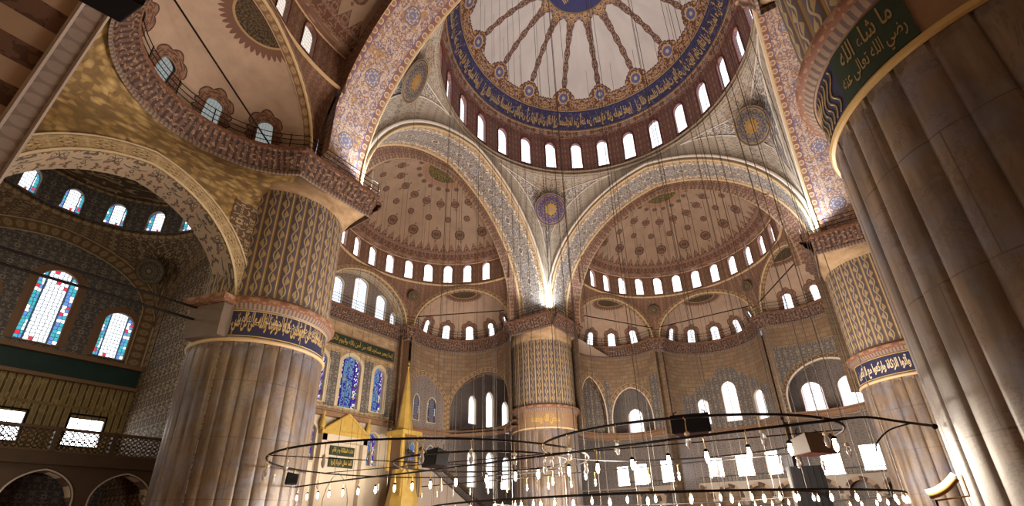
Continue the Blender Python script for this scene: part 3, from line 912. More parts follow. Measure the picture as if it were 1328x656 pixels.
    mb.grid(pp, 96, 8, lambda a, b: (a * 29, b * 5))
    at0(mb.build('lower_pendentives', M['red_paint']), sd)
    for c in (60, 120):
        p = (RV - .95) * 1.0
        s = R(c); pos = (*T(p * math.cos(s), SC + p * math.sin(s)), 23.05)
        n = T(-math.cos(s), -math.sin(s)); at0(disc('medallion', pos, (n[0], n[1], -.35), .52, 'medallion_dark', bulge=.08), sd)
    # ---- half domes of the exedrae and the arches in front of them
    for c in exs:
        flat = (wall_center and c == 90)
        cr = R(c); mxp, myp = AP * math.cos(cr), SC + AP * math.sin(cr)
        def loc(x, y):         # x along the chord, y outward
            return T(mxp - x * math.sin(cr) + y * math.cos(cr), myp + x * math.cos(cr) + y * math.sin(cr))
        A = []; B = []; D = []
        for i in range(33):
            x = -math.cos(PI * i / 32)
            A.append((*loc(AP * math.tan(R(30)) * x, 0), EZ + (EA - EZ) * parch(x, 1.06)))
            B.append((*loc(EH * x, .0), EZ + (EA - .3 - EZ) * parch(x, 1.06)))
            D.append((*loc((EH - .05) * x, .45), EZ + (EA - .35 - EZ) * parch(x, 1.06)))
        mb = MB(); ruled(mb, A, B); ruled(mb, B, D); at0(mb.build('exedra_arch', M['border_paint']), sd)
        mb = MB(); mb.tube([(p[0], p[1], p[2]) for p in B], .08, 6); at0(mb.build('arch_roll', M['gold_moulding']), sd)
        H = EA - .35 - EZ
        if not flat:
            def half(s, z, d=0, R0=EH - .05):    # s 0..pi, z degrees from the crown
                r = (R0 + d) * math.sin(R(z)); return (*loc(r * math.cos(s), .45 + r * math.sin(s) * .93), EZ + (H + d) * math.cos(R(z)))
            ops = [Op(R(90 + (i - 2) * 32.), R(5.2), -89., -70., -66., 1.1, 4) for i in range(5)] if wins or k == 2 else []
            mb = MB()
            shell(mb, lambda s, z, d=0: half(s, -z, d), 0, PI, -90, -.01, ops, .35, R(6), 6., uv=lambda s, z: (s * 4.8, -z))
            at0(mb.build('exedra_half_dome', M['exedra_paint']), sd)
            mb = MB()
            for o in ops:
                arch_band(mb, o, lambda s, z, d=0: half(s, -z, d), R(6.5), -.02, wz=9.)
            if ops: at0(mb.build('window_surrounds', M['window_halo']), sd)
            for o in ops:
                far = {0: 'right hand', 1: 'left hand', 2: 'near', 3: 'hidden'}[k]
                window(o, lambda s, z, d=0: half(s, -z, d), .22, 'glass_honey' if k == 2 else 'glass_white', 'small arched window in an exedra under the ' + far + ' semi-dome', 'small exedra windows of the ' + far + ' semi-dome', trim='brown_moulding', rt=.035, fd=-.01)
        else:
            # flat tympanum wall with tall coloured windows behind the middle arch
            def pl(s, z, d=0): return (*loc(s, 1.35 + d), z)
            ops = [Op(x, h_, 20.2, t - .5, t, 1.25, 6) for x, h_, t in ((-2.5, .62, 22.9), (0, .78, 23.75), (2.5, .62, 22.9), (-4.1, .35, 21.6), (4.1, .35, 21.6))]
            mb = MB(); shell(mb, pl, -EH, EH, EZ - .2, lambda s: EZ + H * parch(s / EH, 1.06) + .02, ops, .4, .5, 1.5)
            at0(mb.build('tympanum', M['tile_wall']), sd)
            D2 = [(*loc((EH - .05) * -math.cos(PI * i / 32), 1.36), EZ + H * parch(math.cos(PI * i / 32), 1.06)) for i in range(33)]
            mb = MB(); ruled(mb, D, D2); at0(mb.build('arch_soffit', M['archivolt_paint']), sd)
            for o in ops: window(o, pl, .22, 'glass_patterned', 'tall patterned window under the middle arch of the left hand semi-dome', 'windows of the middle tympanum', trim='pale_gold', rt=.05, fd=-.02)
    # ---- cornice with walkway along the whole bay
    path = [(10.55, 10.55), (10.55, SC - .3)]
    def arcpts(c, a0, a1, n):
        return [(AP * math.cos(R(c)) + ER * math.cos(R(t)), SC + AP * math.sin(R(c)) + ER * math.sin(R(t))) for t in [lerp(a0, a1, i / n) for i in range(n + 1)]]
    for c in (30, 90, 150):
        if wall_center and c == 90:
            path += [(5.1, SC + AP), (5.1, SC + AP + 1.25), (-5.1, SC + AP + 1.25), (-5.1, SC + AP)]
        else: path += arcpts(c, c - 86, c + 86, 22)
    path += [(-10.55, SC - .3), (-10.55, 10.55)]
    path = [T(*p) for p in path]
    cn = empty('cornice_walkway', (*T(0, SC + 3), 19.3)); tag(cn, 'dark scalloped cornice with a railed walkway under the ' + ['right hand', 'left hand', 'near', 'far right'][k] + ' semi-dome', 'cornice', kind='structure')
    mb = MB(); sweep(mb, path, [(-.05, 18.95), (.1, 19.0), (.16, 19.2), (.42, 19.45), (.5, 19.75), (.62, 19.8)]); at0(mb.build('cornice_teeth', M['cornice_paint']), cn)
    mb = MB(); sweep(mb, path, [(.62, 19.8), (.66, 19.95), (.62, 20.05), (-.75, 20.07)]); at0(mb.build('cornice_edge', M['ledge_paint']), cn)
    mb = MB(); sweep(mb, path, [(-.02, 18.7), (.06, 18.75), (.06, 18.93), (-.02, 18.97)]); at0(mb.build('lower_fillet', M['cornice_tooth']), cn)
    rl = empty('walkway_railing', (*T(0, SC + 3), 20.05)); tag(rl, 'thin black iron railing on the cornice under the ' + ['right hand', 'left hand', 'near', 'far right'][k] + ' semi-dome', 'railing')
    N = len(path); pin = []
    for i in range(N):
        a, b = path[max(0, i - 1)], path[min(N - 1, i + 1)]
        dx, dy = b[0] - a[0], b[1] - a[1]; l = math.hypot(dx, dy); pin.append((path[i][0] - dy / l * .45, path[i][1] + dx / l * .45))
    mb = MB()
    for h in (.35, .65, .95): mb.tube([(p[0], p[1], 20.05 + h) for p in pin], .022, 5)
    at0(mb.build('rail_wires', M['dark_iron']), rl)
    for i in range(0, N, 3):
        pt = MB(); pt.tube([(*pin[i], 20.04), (*pin[i], 21.05)], .028, 5); at0(pt.build('rail_post', M['dark_iron']), rl)
    return T, path
semi(0, 'tan semi-dome dotted with brown medallions, right of the far central pillar')
semi(1, 'tan semi-dome dotted with brown medallions above the prayer niche wall, left of the central pillar', wall_center=True)
semi(2, 'cream semi-dome seen at the top left corner above the left pillar')
semi(3, 'semi-dome behind the near right pillar', wins=False)
# ---- exedra walls -----------------------------------------------------------
AP = 9.0; ER = 4.8
def ex_center(k, c):
    T = rotmap(k); return T(AP * math.cos(R(c)), 14.64 + AP * math.sin(R(c)))
def exwall(name, label, cen, a0, a1, z0, z1, ops, mat='painted_ashlar', rmat='spandrel_scroll', th=1.0, r=ER, back=True):
    def mp(s, z, d=0): return (cen[0] + (r + d) * math.cos(R(s)), cen[1] + (r + d) * math.sin(R(s)), z)
    mb = MB()
    shell(mb, mp, a0, a1, z0, z1, ops, th, 4., 2., us=R(1) * r, back=back, mi=0, rmi=1)
    o = mb.build(name, [M[mat], M[rmat]])
    tag(o, label, 'wall', kind='structure'); return o, mp
def bands(parent, mp, ops, w, wz, mat='border_paint', g=0., name='arch_border', lo=None, d=-.03):
    mb = MB()
    for o in ops: arch_band(mb, o, mp, w, d, grow0=g, wz=wz, lo=lo)
    return mb.build(name, M[mat], parent)
def rolls(parent, mp, ops, r=.06, name='arch_roll', mat='pale_gold', d=-.04, grow=0.):
    mb = MB()
    for o in ops: mb.tube(outline(o, mp, d, grow, gz=grow * .08 if False else 0)[0:], r, 5)
    return mb.build(name, M[mat], parent)
# far right bay, left exedra (beside the central pillar)
c = ex_center(0, 150)
o1 = Op(157, 20.5, 10.3, 12.5, 16.5, 1.2); o2 = Op(103, 25.5, 10.3, 11.8, 15.3, 1.1)
w, mp = exwall('wall_exedra_north', 'curved tan wall with two arches just right of the central pillar', c, 60, 240, 10.0, 19.1, [o1, o2])
bands(w, mp, [o1, o2], 7., .6, 'border_paint'); bands(w, mp, [o1, o2], 1.5, .12, 'white_moulding', name='arch_edge', d=-.05)
mb = MB()
for a, b in ((62, 76), (129, 135.5)):
    shell(mb, lambda s, z, d=0: mp(s, z, -.04 + d), a, b, 10.6, 16.3, [], .1, 3., 2., us=.084)
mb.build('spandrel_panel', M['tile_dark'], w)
mb = MB(); shell(mb, lambda s, z, d=0: mp(s, z, .85 + d), 136, 178, 10.6, 16.4, [], .1, 3., 2., us=.084); mb.build('tiled_infill', M['tile_dark'], w)
# middle exedra: closed apse with three pointed windows and a lower row
c = ex_center(0, 90)
up = [Op(121.5, 7.6, 11.2, 13.2, 13.9, 1.3), Op(88.5, 9.2, 11.3, 14.6, 15.55, 1.3), Op(52., 8.6, 11.0, 13.2, 14.0, 1.3)]
lowr = [Op(121., 9., 6.0, 0, 7.85, rect=True, n=3), Op(88., 9.4, 6.0, 0, 8.0, rect=True, n=3), Op(54., 9.4, 5.9, 0, 8.1, rect=True, n=3)]
w, mp = exwall('wall_apse', 'curved apse wall with three tall pointed windows, right of centre', c, 5, 175, 0, 19.1, up + lowr, rmat='cream_plaster', th=.7)
def stepped(s):     # stepped top of the tiled field
    d = abs(s - 88); return 16.9 if d < 12 else 16.1 if d < 24 else 15.2 if d < 40 else 14.2
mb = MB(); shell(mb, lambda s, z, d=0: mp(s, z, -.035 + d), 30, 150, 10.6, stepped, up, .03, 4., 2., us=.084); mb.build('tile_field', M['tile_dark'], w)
mb = MB(); shell(mb, lambda s, z, d=0: mp(s, z, -.03 + d), 8, 172, 4.6, 10.2, lowr, .03, 4., 2., us=.084); mb.build('lower_tile_field', M['tile_wall'], w)
for o, nm in zip(up, ('left hand', 'tall middle', 'right hand')): window(o, mp, .35, 'glass_red_dots', nm + ' pointed window with red glass dots in the far apse, right of centre', trim='window_grille_trim', rt=.07, width=1)
for o, nm in zip(lowr, ('left', 'middle', 'right')): window(o, mp, .35, 'glass_flood', nm + ' bright square window low in the far apse', trim='window_grille_trim', rt=.06)
# right exedra
c = ex_center(0, 30)
o1 = Op(76, 40, 10.5, 11.6, 14.9, 1.1)
w, mp = exwall('wall_exedra_east', 'curved tan wall with one wide arch beside the right pillar', c, -60, 120, 10.0, 19.1, [o1])
bands(w, mp, [o1], 6, .55, 'spandrel_scroll'); bands(w, mp, [o1], 1.8, .16, 'white_moulding', name='arch_edge', d=-.05)
mb = MB(); shell(mb, lambda s, z, d=0: mp(s, z, -.02 + d), 30, 119, 13., 16.6, [Op(76, 46.5, 10, 11.6, 15.5, 1.1)], .05, 4., 2., us=.084); mb.build('spandrel_panel', M['tile_dark'], w)
# left hand bay: exedra beside the prayer niche wall (world angle 120)
c = ex_center(1, 30)
o1 = Op(179, 29, 10.6, 13.0, 15.9, 1.25); o2 = Op(99, 43, 10.6, 12.6, 16.6, 1.2)
w, mp = exwall('wall_exedra_west', 'curved ashlar wall with a tiled and an open arch left of the central pillar', c, 28, 212, 10.3, 19.1, [o2], th=1.0)
bands(w, mp, [o1, o2], 5, .45, 'border_paint')
mb = MB(); shell(mb, lambda s, z, d=0: mp(s, z, -.035 + d), 150, 208, 10.6, lambda s: o1.hi(s), [], .05, 3., 1.5, us=.084); mb.build('tiled_arch_panel', M['tile_wall'], w)
for a_, nm in ((191, 'left'), (166, 'right')):
    oo = Op(a_, 6.2, 11.3, 13.0, 13.8, 1.2); window(oo, mp, -.06, 'glass_dim', nm + ' of the pair of violet windows in the tiled arch beside the pulpit', trim='pale_gold', rt=.05, fd=-.08)
mb = MB(); shell(mb, lambda s, z, d=0: mp(s, z, d - .02), 146, 212, 0, 10.4, [], .05, 4, 2, us=.084); mb.build('lower_wall', M['tile_wall'], w)
for a_, nm in ((194, 'left'), (165, 'right')):
    oo = Op(a_, 6, 5.8, 8.3, 9.2, 1.2); window(oo, mp, -.06, 'glass_blue' if a_ > 180 else 'glass_dim', 'lower ' + nm + ' violet window behind the pulpit', trim='pale_gold', rt=.05, fd=-.08)
# near left exedra: flat wall with one wide arch towards the corner bay, flaring up to the round cornice
c = ex_center(2, 30)
WX3 = -12.0
o1 = Op(-20.65, 4.45, 0., 11.2, 16.3, 1.15, n=14)
def w3(s, z, d=0): return (WX3 - d, s, z)
mb = MB(); shell(mb, w3, -29.4, -15.4, lambda s: 0 if s < -20 else 11.35, 17.1, [Op(-20.65, 4.45, -1., 11.2, 16.3, 1.15, n=14)], 1.7, 1., 2., back=True, rmi=1)
mb2 = MB()
cor = [(c[0] + 4.85 * math.cos(R(t)), c[1] + 4.85 * math.sin(R(t)), 18.95) for t in [lerp(124, 300, i / 40) for i in range(41)]]
low = [(WX3, lerp(-15.4, -29.4, i / 40), 17.1) for i in range(41)]
L = 0
for i in range(40):
    l = math.dist(low[i], low[i + 1])
    for j in range(6):
        f = lambda P, Q, t: (lerp(P[0], Q[0], t ** 1.6), lerp(P[1], Q[1], t), lerp(P[2], Q[2], t))
        t0, t1 = j / 6, (j + 1) / 6
        mb2.face([f(low[i], cor[i], t0), f(low[i + 1], cor[i + 1], t0), f(low[i + 1], cor[i + 1], t1), f(low[i], cor[i], t1)],
                 [(L, t0 * 3), (L + l, t0 * 3), (L + l, t1 * 3), (L, t1 * 3)])
    L += l
w = mb.build('wall_exedra_corner', [M['honeycomb_gold_plaster'], M['soffit_floral']])
tag(w, 'golden honeycomb plaster wall with one wide arch at the left edge', 'wall', kind='structure')
mb2.build('honeycomb_transition', M['honeycomb_gold_plaster'], w)
bands(w, w3, [o1], .62, .62, 'gold_scroll', lo=11.4, d=-.05)
mb = MB(); arch_band(mb, o1, w3, .1, -.09, lo=11.4); arch_band(mb, o1, w3, .08, -.09, grow0=.62, lo=11.4); mb.build('arch_edge', M['pale_gold'], w)
mb = MB(); shell(mb, lambda s, z, d=0: w3(s, z, -.03 + d), -17.2, -15.45, 11.6, lambda s: 16.7, [Op(-20.65, 5.15, 0, 11.2, 17.0, 1.15, n=14)], .05, .3, 1.5); mb.build('spandrel_panel', M['spandrel_scroll'], w)
# ---- outer walls ----------------------------------------------------------------
def wx(x0):  return lambda s, z, d=0: (x0 - d, s, z)     # wall facing +x, s = y
def wy(y0):  return lambda s, z, d=0: (s, y0 + d, z)     # wall facing -y, s = x
def slab(name, label, mp, s0, s1, z0, z1, ops, mat, rmat=None, th=.7):
    mb = MB(); shell(mb, mp, s0, s1, z0, z1, ops, th, 2., 2., rmi=1)
    o = mb.build(name, [M[mat], M[rmat or mat]]); tag(o, label, 'wall', kind='structure'); return o
# qibla wall between the exedrae
QX = -24.95
qa = [Op(0, 1.05, 11.35, 15.1, 16.0, 1.25), Op(3.1, .66, 11.5, 14.9, 15.7, 1.25), Op(-3.1, .66, 11.5, 14.9, 15.7, 1.25)]
qn = [Op(3.1, .62, 6.9, 9.2, 9.8, 1.2), Op(-3.1, .62, 6.9, 9.2, 9.8, 1.2)]
w = slab('wall_qibla', 'pale lit marble wall with the prayer niche, left of the central pillar', wx(QX), -7.5, 5.2, 0, 19.1, qa + qn, 'tan_stone', 'pale_gold')
mb = MB(); shell(mb, wx(QX + .04), -7.4, 5.15, 10.9, 16.4, qa, .05, 2., 2.); mb.build('scroll_field', M['gold_scroll'], w)
mb = MB()
for a, b in ((-4.9, -4.1), (-2.3, -1.3), (1.3, 2.3), (3.9, 4.7)): shell(mb, wx(QX + .08), a, b, 11.3, 15.9, [], .05)
mb.build('tile_strip', M['tile_dark'], w)
mb = MB()
for a, b in ((-6.2, 4.6),): mb.box((QX + .09, (a + b) / 2, 17.05), (.12, b - a, 1.0))
mb.build('inscription_board', M['green_tile'], w)
text_mesh('board_writing', "إنما يعمر مساجد الله من آمن بالله واليوم الآخر وأقام الصلاة وآتى الزكاة", wx(QX + .16), -6.0, 4.4, 16.66, 17.44, 'bright_gold', w, .02, weight=.015)
mb = MB(); mb.box((QX + .2, -1.2, 10.6), (.5, 12.8, .35)); mb.box((QX + .3, -1.2, 10.85), (.7, 12.8, .12)); mb.box((QX + .1, -.8, 16.5), (.16, 11, .08)); mb.box((QX + .1, -.8, 17.6), (.16, 11, .08)); mb.build('ledge', M['brown_moulding'], w)
bands(w, wx(QX), qa, .25, .25, 'pale_gold', d=-.1)
mb = MB(); shell(mb, wx(QX + .02), -5.1, 5.15, 0, 10.4, qn, .05, 2., 2.); mb.build('marble_facing', M['pale_marble'], w)
for o, nm in zip(qa, ('tall middle', 'narrow right hand', 'narrow left hand')): window(o, wx(QX), .3, 'glass_blue', nm + ' blue and violet stained window above the prayer niche', trim='pale_gold', rt=.07, fd=-.06)
for o, nm in zip(qn, ('right', 'left')): window(o, wx(QX), .4, 'glass_blue', 'lower blue window in an arched marble niche ' + nm + ' of the prayer niche', trim='pale_gold', rt=.09, fd=-.06)
# side strips of the qibla recess
mb = MB()
for y in (-5.2, 5.2):
    for x0 in (0,): shell(mb, lambda s, z, d=0: (s, y, z), -25.0, -23.5, 0, 19.1, [], .1)
o = mb.build('wall_return', M['brown_moulding']); tag(o, 'narrow dark returning wall strip beside the prayer niche wall', 'wall', kind='structure')
# prayer niche (mihrab)
mi_ = empty('prayer_niche', (QX, 0, 0)); tag(mi_, 'tall pale marble prayer niche with a golden gabled crest on the bright wall', 'prayer niche')
mb = MB()
for y in (-2.0, 2.0): mb.box((QX + .25, y, 4.6), (.5, .45, 9.0))
mb.box((QX + .25, 0, 8.75), (.5, 4.4, .5))
at0(mb.build('frame', M['pale_marble']), mi_)
mb = MB()
pr = [(-2.1, 9.3), (2.1, 9.3), (0, 10.75)]
f = [(QX + .5, y, z) for y, z in pr]; b = [(QX + .05, y, z) for y, z in pr]
mb.face(f); mb.face(b[::-1]);
for i in range(3): mb.face([f[i], b[i], b[(i + 1) % 3], f[(i + 1) % 3]])
mb.box((QX + .3, 0, 9.15), (.62, 4.7, .3))
for i in (-1, 1): mb.tube([(QX + .55, 2.1 * i, 9.35), (QX + .55, 0, 10.8)], .09, 6)
at0(mb.build('golden_gable', M['bright_gold']), mi_)
for i in (-1, 1):
    mb = MB(); mb.lathe([(.0, 1.75), (.05, 1.6), (.16, 1.3), (.10, 1.0), (.22, .7), (.26, .4), (.18, .15), (.26, 0), (.0, 0)], (QX + .35, 2.25 * i, 9.3), 12); at0(mb.build('finial', M['bright_gold']), mi_)
mb = MB()
for z in (6.95, 7.85): mb.box((QX + .12, 0.05, z), (.1, 2.3, .72))
at0(mb.build('writing_panel', M['green_tile']), mi_)
for z, t_ in ((6.95, "كلما دخل عليها زكريا"), (7.85, "فنادته الملائكة وهو قائم")):
    o = text_mesh('panel_writing', t_, wx(QX + .2), -.95, 1.05, z - .26, z + .26, 'bright_gold', None, .02, weight=.02)
    if o: at0(o, mi_)
mb = MB()
def nich(s, z, d=0): a = s; return (QX + .15 - 0.9 * math.cos(a) * .0 - .0, 1.0 * math.sin(a), z)
mb.lathe([(1.15, 0), (1.15, 4.2), (.95, 5.0), (.5, 5.8), (.02, 6.2)], (QX + .1, 0, 0), 12, PI / 2, 3 * PI / 2)
at0(mb.build('niche_hollow', M['grey_marble']), mi_)
# wide outer walls
wb = [Op(-22.06 + .0, .72, 16.2 - 4.3, 15.1, 16.2, 1.2)]
# corner bay windows on the qibla side wall
cb = [Op(-19.75, .95, 11.85, 15.45, 16.35, 1.15), Op(-16.4, .8, 11.8, 14.1, 14.8, 1.15), Op(-22.9, .8, 11.9, 14.1, 14.9, 1.15)]
cl = [Op(-19.75, .85, 6.6, 0, 8.25, rect=True, n=3), Op(-16.3, .85, 6.6, 0, 8.35, rect=True, n=3)]
CX = -26.3
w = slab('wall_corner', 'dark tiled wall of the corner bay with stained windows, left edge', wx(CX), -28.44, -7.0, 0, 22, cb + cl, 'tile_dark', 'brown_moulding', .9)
for o, nm in zip(cb, ('largest', 'smaller right hand', 'left hand')): window(o, wx(CX), .25, 'glass_colour', nm + ' stained window with coloured border in the dark corner bay', trim='brown_moulding', rt=.08, fd=-.03)
for o, nm in zip(cl, ('left', 'right')): window(o, wx(CX), .5, 'glass_flood', nm + ' low bright window behind the lodge balustrade', trim='dark_iron', rt=.08, grille=True)
bands(w, wx(CX), cb, .35, .35, 'brown_moulding', d=-.05)
mb = MB(); mb.box((CX + .15, -17.5, 11.45), (.5, 21, .25)); mb.box((CX + .1, -17.5, 10.15), (.4, 21, .2)); mb.build('sill_moulding', M['brown_moulding'], w)
mb = MB(); mb.box((CX + .06, -21., 10.8), (.14, 13.4, 1.1)); mb.build('green_frieze', M['teal_board'], w)
mb = MB(); shell(mb, wx(CX + .05), -28, -7.2, 8.1, 10.1, [], .05); shell(mb, wx(CX + .05), -28, -7.2, 5.4, 8.1, cl, .05); mb.build('lattice_panelling', M['gilt_lattice_panel'], w)
# qibla side beyond the exedra (aisle with the far windows)
ua = [Op(17.4, .72, 12.6, 15.0, 15.9, 1.3), Op(20.7, .78, 12.6, 16.0, 17.0, 1.3), Op(23.9, .75, 12.4, 15.4, 16.4, 1.3)]
ul = [Op(17.4, .75, 5.9, 9.0, 9.9, 1.3), Op(20.7, .8, 5.9, 9.0, 9.9, 1.3), Op(23.9, .8, 5.9, 8.8, 9.7, 1.3)]
w = slab('wall_aisle', 'tiled aisle wall with two rows of windows seen through the open arch', wx(-25.5), 5.2, 28.44, 0, 20, ua + ul, 'tile_wall', 'cream_plaster')
for o, nm in zip(ua, ('left', 'tall middle', 'right')): window(o, wx(-25.5), .3, 'glass_white', 'upper ' + nm + ' window seen through the open arch left of the central pillar', trim='pale_gold', rt=.07)
for o, nm in zip(ul, ('left', 'middle', 'right')): window(o, wx(-25.5), .3, 'glass_white', 'lower ' + nm + ' window seen under the gallery left of the central pillar', trim='pale_gold', rt=.07)
# north wall
na = [Op(-10.35, .9, 11.3, 13.2, 14.1, 1.3), Op(-7.4, .65, 11.4, 13.2, 14.0, 1.3)]
nb = [Op(-12.6, .7, 5.8, 0, 7.9, rect=True, n=3), Op(-10.55, .8, 5.8, 0, 8.0, rect=True, n=3), Op(-7.6, .65, 5.9, 0, 8.2, rect=True, n=3)]
nc = [Op(7.45, .95, 11.3, 13.3, 14.2, 1.3), Op(10.5, .95, 11.3, 13.3, 14.3, 1.3), Op(13.6, .95, 11.3, 13.3, 14.2, 1.3)]
nd = [Op(7.45, .85, 5.5, 0, 7.6, rect=True, n=3), Op(10.6, .9, 5.8, 0, 8.0, rect=True, n=3), Op(13.7, .9, 5.8, 0, 8.0, rect=True, n=3)]
w = slab('wall_north', 'grey tiled outer wall seen through the arches left of the apse', wy(YB), -26, -4.7, 0, 20, na + nb, 'tile_wall', 'cream_plaster')
w2 = slab('wall_north_east', 'grey tiled outer wall seen through the arches right of the apse', wy(YB), 4.7, 26, 0, 20, nc + nd, 'tile_wall', 'cream_plaster')
for o, nm in zip(na, ('left', 'right')): window(o, wy(YB), .3, 'glass_red_dots', 'upper ' + nm + ' window seen through the arch behind the black loudspeaker', trim='window_grille_trim', rt=.07)
for o, nm in zip(nb, ('leftmost', 'middle', 'right')): window(o, wy(YB), .3, 'glass_flood', nm + ' low square window between central pillar and apse', trim='window_grille_trim', rt=.06)
for o, nm in zip(nc, ('left', 'right', 'hidden')): window(o, wy(YB), .3, 'glass_red_dots', nm + ' pointed window in the wide arch beside the right pillar', trim='window_grille_trim', rt=.07)
for o, nm in zip(nd, ('brown loudspeaker', 'right pillar', 'hidden pillar side')): window(o, wy(YB), .3, 'glass_flood', 'glaring square window low on the far wall beside the ' + nm, trim='window_grille_trim', rt=.06)
# east and south outer walls
o = slab('wall_east', 'outer wall on the far right behind the pillars', lambda s, z, d=0: (26 + d, s, z), -28.44, 28.44, 0, 22, [], 'tan_stone')
o = slab('wall_south', 'outer wall behind the viewer', lambda s, z, d=0: (s, -29.5 - d, z), -26.4, 26, 0, 22, [], 'tan_stone')
mb = MB(); mb.face([(-27, -30, 0), (26.5, -30, 0), (26.5, 29.4, 0), (-27, 29.4, 0)], [(-27, -30), (26.5, -30), (26.5, 29.4), (-27, 29.4)])
o = mb.build('floor', M['red_carpet'], smooth=False); tag(o, 'red patterned prayer carpet covering the hall floor', 'floor', kind='structure')
# gallery ledges (upper) following the exedra curves and the outer walls
def gallery(name, label, path, z, parent=None, closed=False, h=.45):
    mb = MB(); sweep(mb, path, [(-.6, z - h), (.05, z - h), (.12, z - h + .08), (.12, z - .1), (.3, z - .05), (.3, z + .08), (-.6, z + .08)], closed)
    o = mb.build(name, M['brown_moulding']); tag(o, label, 'ledge', kind='structure'); return o
def ap(c, a0, a1, r=ER, n=20): return [(c[0] + r * math.cos(R(lerp(a0, a1, i / n))), c[1] + r * math.sin(R(lerp(a0, a1, i / n)))) for i in range(n + 1)]
gallery('gallery_ledge', 'stone gallery ledge under the two arches right of the central pillar', ap(ex_center(0, 150), 62, 225), 10.5)
gallery('gallery_ledge', 'stone gallery ledge under the pointed windows of the apse', ap(ex_center(0, 90), 5, 175), 10.6)
gallery('gallery_ledge', 'stone gallery ledge under the wide arch beside the right pillar', ap(ex_center(0, 30), -40, 120), 10.5)
gallery('gallery_ledge', 'stone gallery ledge under the arches behind the pulpit', ap(ex_center(1, 30), 30, 212), 10.6)
# lower gallery along the far wall with striped arches
mb = MB(); mb.box((0, 27.4, 5.4), (52, 2.0, .2)); 
o = mb.build('lower_gallery', M['grey_marble']); tag(o, 'low marble gallery slab along the far wall above striped arches', 'gallery', kind='structure')
def arcade(name, label, mp, s0, s1, n, zc, half, zs, za, mat='grey_marble', ztop=4.3, cols=True):
    a = empty(name, tuple(mp((s0 + s1) / 2, 0, 0))); tag(a, label, 'arcade', kind='structure')
    W = (s1 - s0) / n; ops = [Op(s0 + W * (i + .5), half, 0, zs, za, 1.2) for i in range(n)]
    mb = MB(); shell(mb, mp, s0, s1, zs - .2, ztop, [Op(o.sc, o.h, zs - .2, zs, za, 1.2) for o in ops], .5, 1., 2., back=True); at0(mb.build('arcade_wall', M[mat]), a)
    for o in ops:
        mb = MB(); arch_band(mb, o, mp, .32, -.04, legs=False); at0(mb.build('striped_arch', M['striped_voussoir']), a)
    for i in range(n + 1):
        p = mp(s0 + W * i, 0, .25)
        mb = MB(); mb.lathe([(.30, 0), (.30, .15), (.2, .25), (.18, zs - .8), (.24, zs - .7), (.36, zs - .25), (.36, zs - .1)], p, 14); at0(mb.build('column', M['grey_marble']), a)
    return a
arcade('lower_arcade', 'row of striped pointed arches on columns along the far wall', wy(26.3), -10.4, 15.6, 10, 0, .95, 4.0, 5.0, ztop=5.45)
rl = empty('gallery_railing', (0, 26.5, 5.4)); tag(rl, 'dark pierced railing along the low far gallery', 'railing')
mb = MB()
for z in (5.5, 6.0): mb.box((2, 26.5, z), (27, .08, .07))
at0(mb.build('rail', M['dark_wood']), rl)
for i in range(80):
    mb = MB(); mb.box((-11.3 + i * .335, 26.5, 5.75), (.04, .04, .5)); at0(mb.build('baluster', M['dark_wood']), rl)
# ---- corner bay: arches, pendentives, small dome with windows -----------------
cc_ = (-20.3, -20.5); CH = 5.9
cd = empty('corner_dome', (*cc_, 18)); tag(cd, 'dark painted small dome over the corner bay at the left edge', 'dome', kind='structure')
def cgz(x): return 15.0 + 3.9 * parch(x / CH, 1.1)
mb = MB()
for k in range(4):
    def pc(a, b, k=k):
        p = pend_point(k, 2 * a - 1, b, CH, 14.2, 5.3, 19.3, cgz); return (p[0] + cc_[0], p[1] + cc_[1], p[2])
    mb.grid(pc, 24, 8, lambda a, b: (a * 8, b * 5))
at0(mb.build('pendentives', M['spandrel_scroll']), cd)
def ccy(s, z, d=0): return (cc_[0] + (5.3 + d) * math.cos(s), cc_[1] + (5.3 + d) * math.sin(s), z)
cops = [Op(R(180 - 20.5 + i * 23.), .50 / 5.3, 19.75, 20.75, 21.35, 1.1, 5) for i in range(-2, 6)]
mb = MB(); shell(mb, ccy, R(0), R(360), 19.3, 21.8, cops, .5, R(6), 1.5, us=5.3); at0(mb.build('window_drum', M['tile_dark']), cd)
mb = MB(); mb.lathe([(5.3, 21.8), (5.0, 23.2), (4.0, 24.6), (2.4, 25.5), (.01, 25.9)], (*cc_, 0), 40); at0(mb.build('dome_shell', M['spandrel_scroll']), cd)
mb = MB(); mb.tube([ccy(i * PI / 30, 19.35, -.05) for i in range(60)], .16, 6, closed=True); mb.tube([ccy(i * PI / 30, 21.8, -.05) for i in range(60)], .1, 6, closed=True); at0(mb.build('ring_moulding', M['border_paint']), cd)
for o in cops: window(o, ccy, .25, 'glass_colour', 'small stained window in the drum of the dark corner dome', 'drum windows of the corner dome', trim='brown_moulding', rt=.05, fd=-.02)
at0(disc('medallion', (cc_[0] - 4.3, cc_[1] + 4.3, 17.3), (.6, -.6, -.35), .8, 'medallion_dark'), cd)
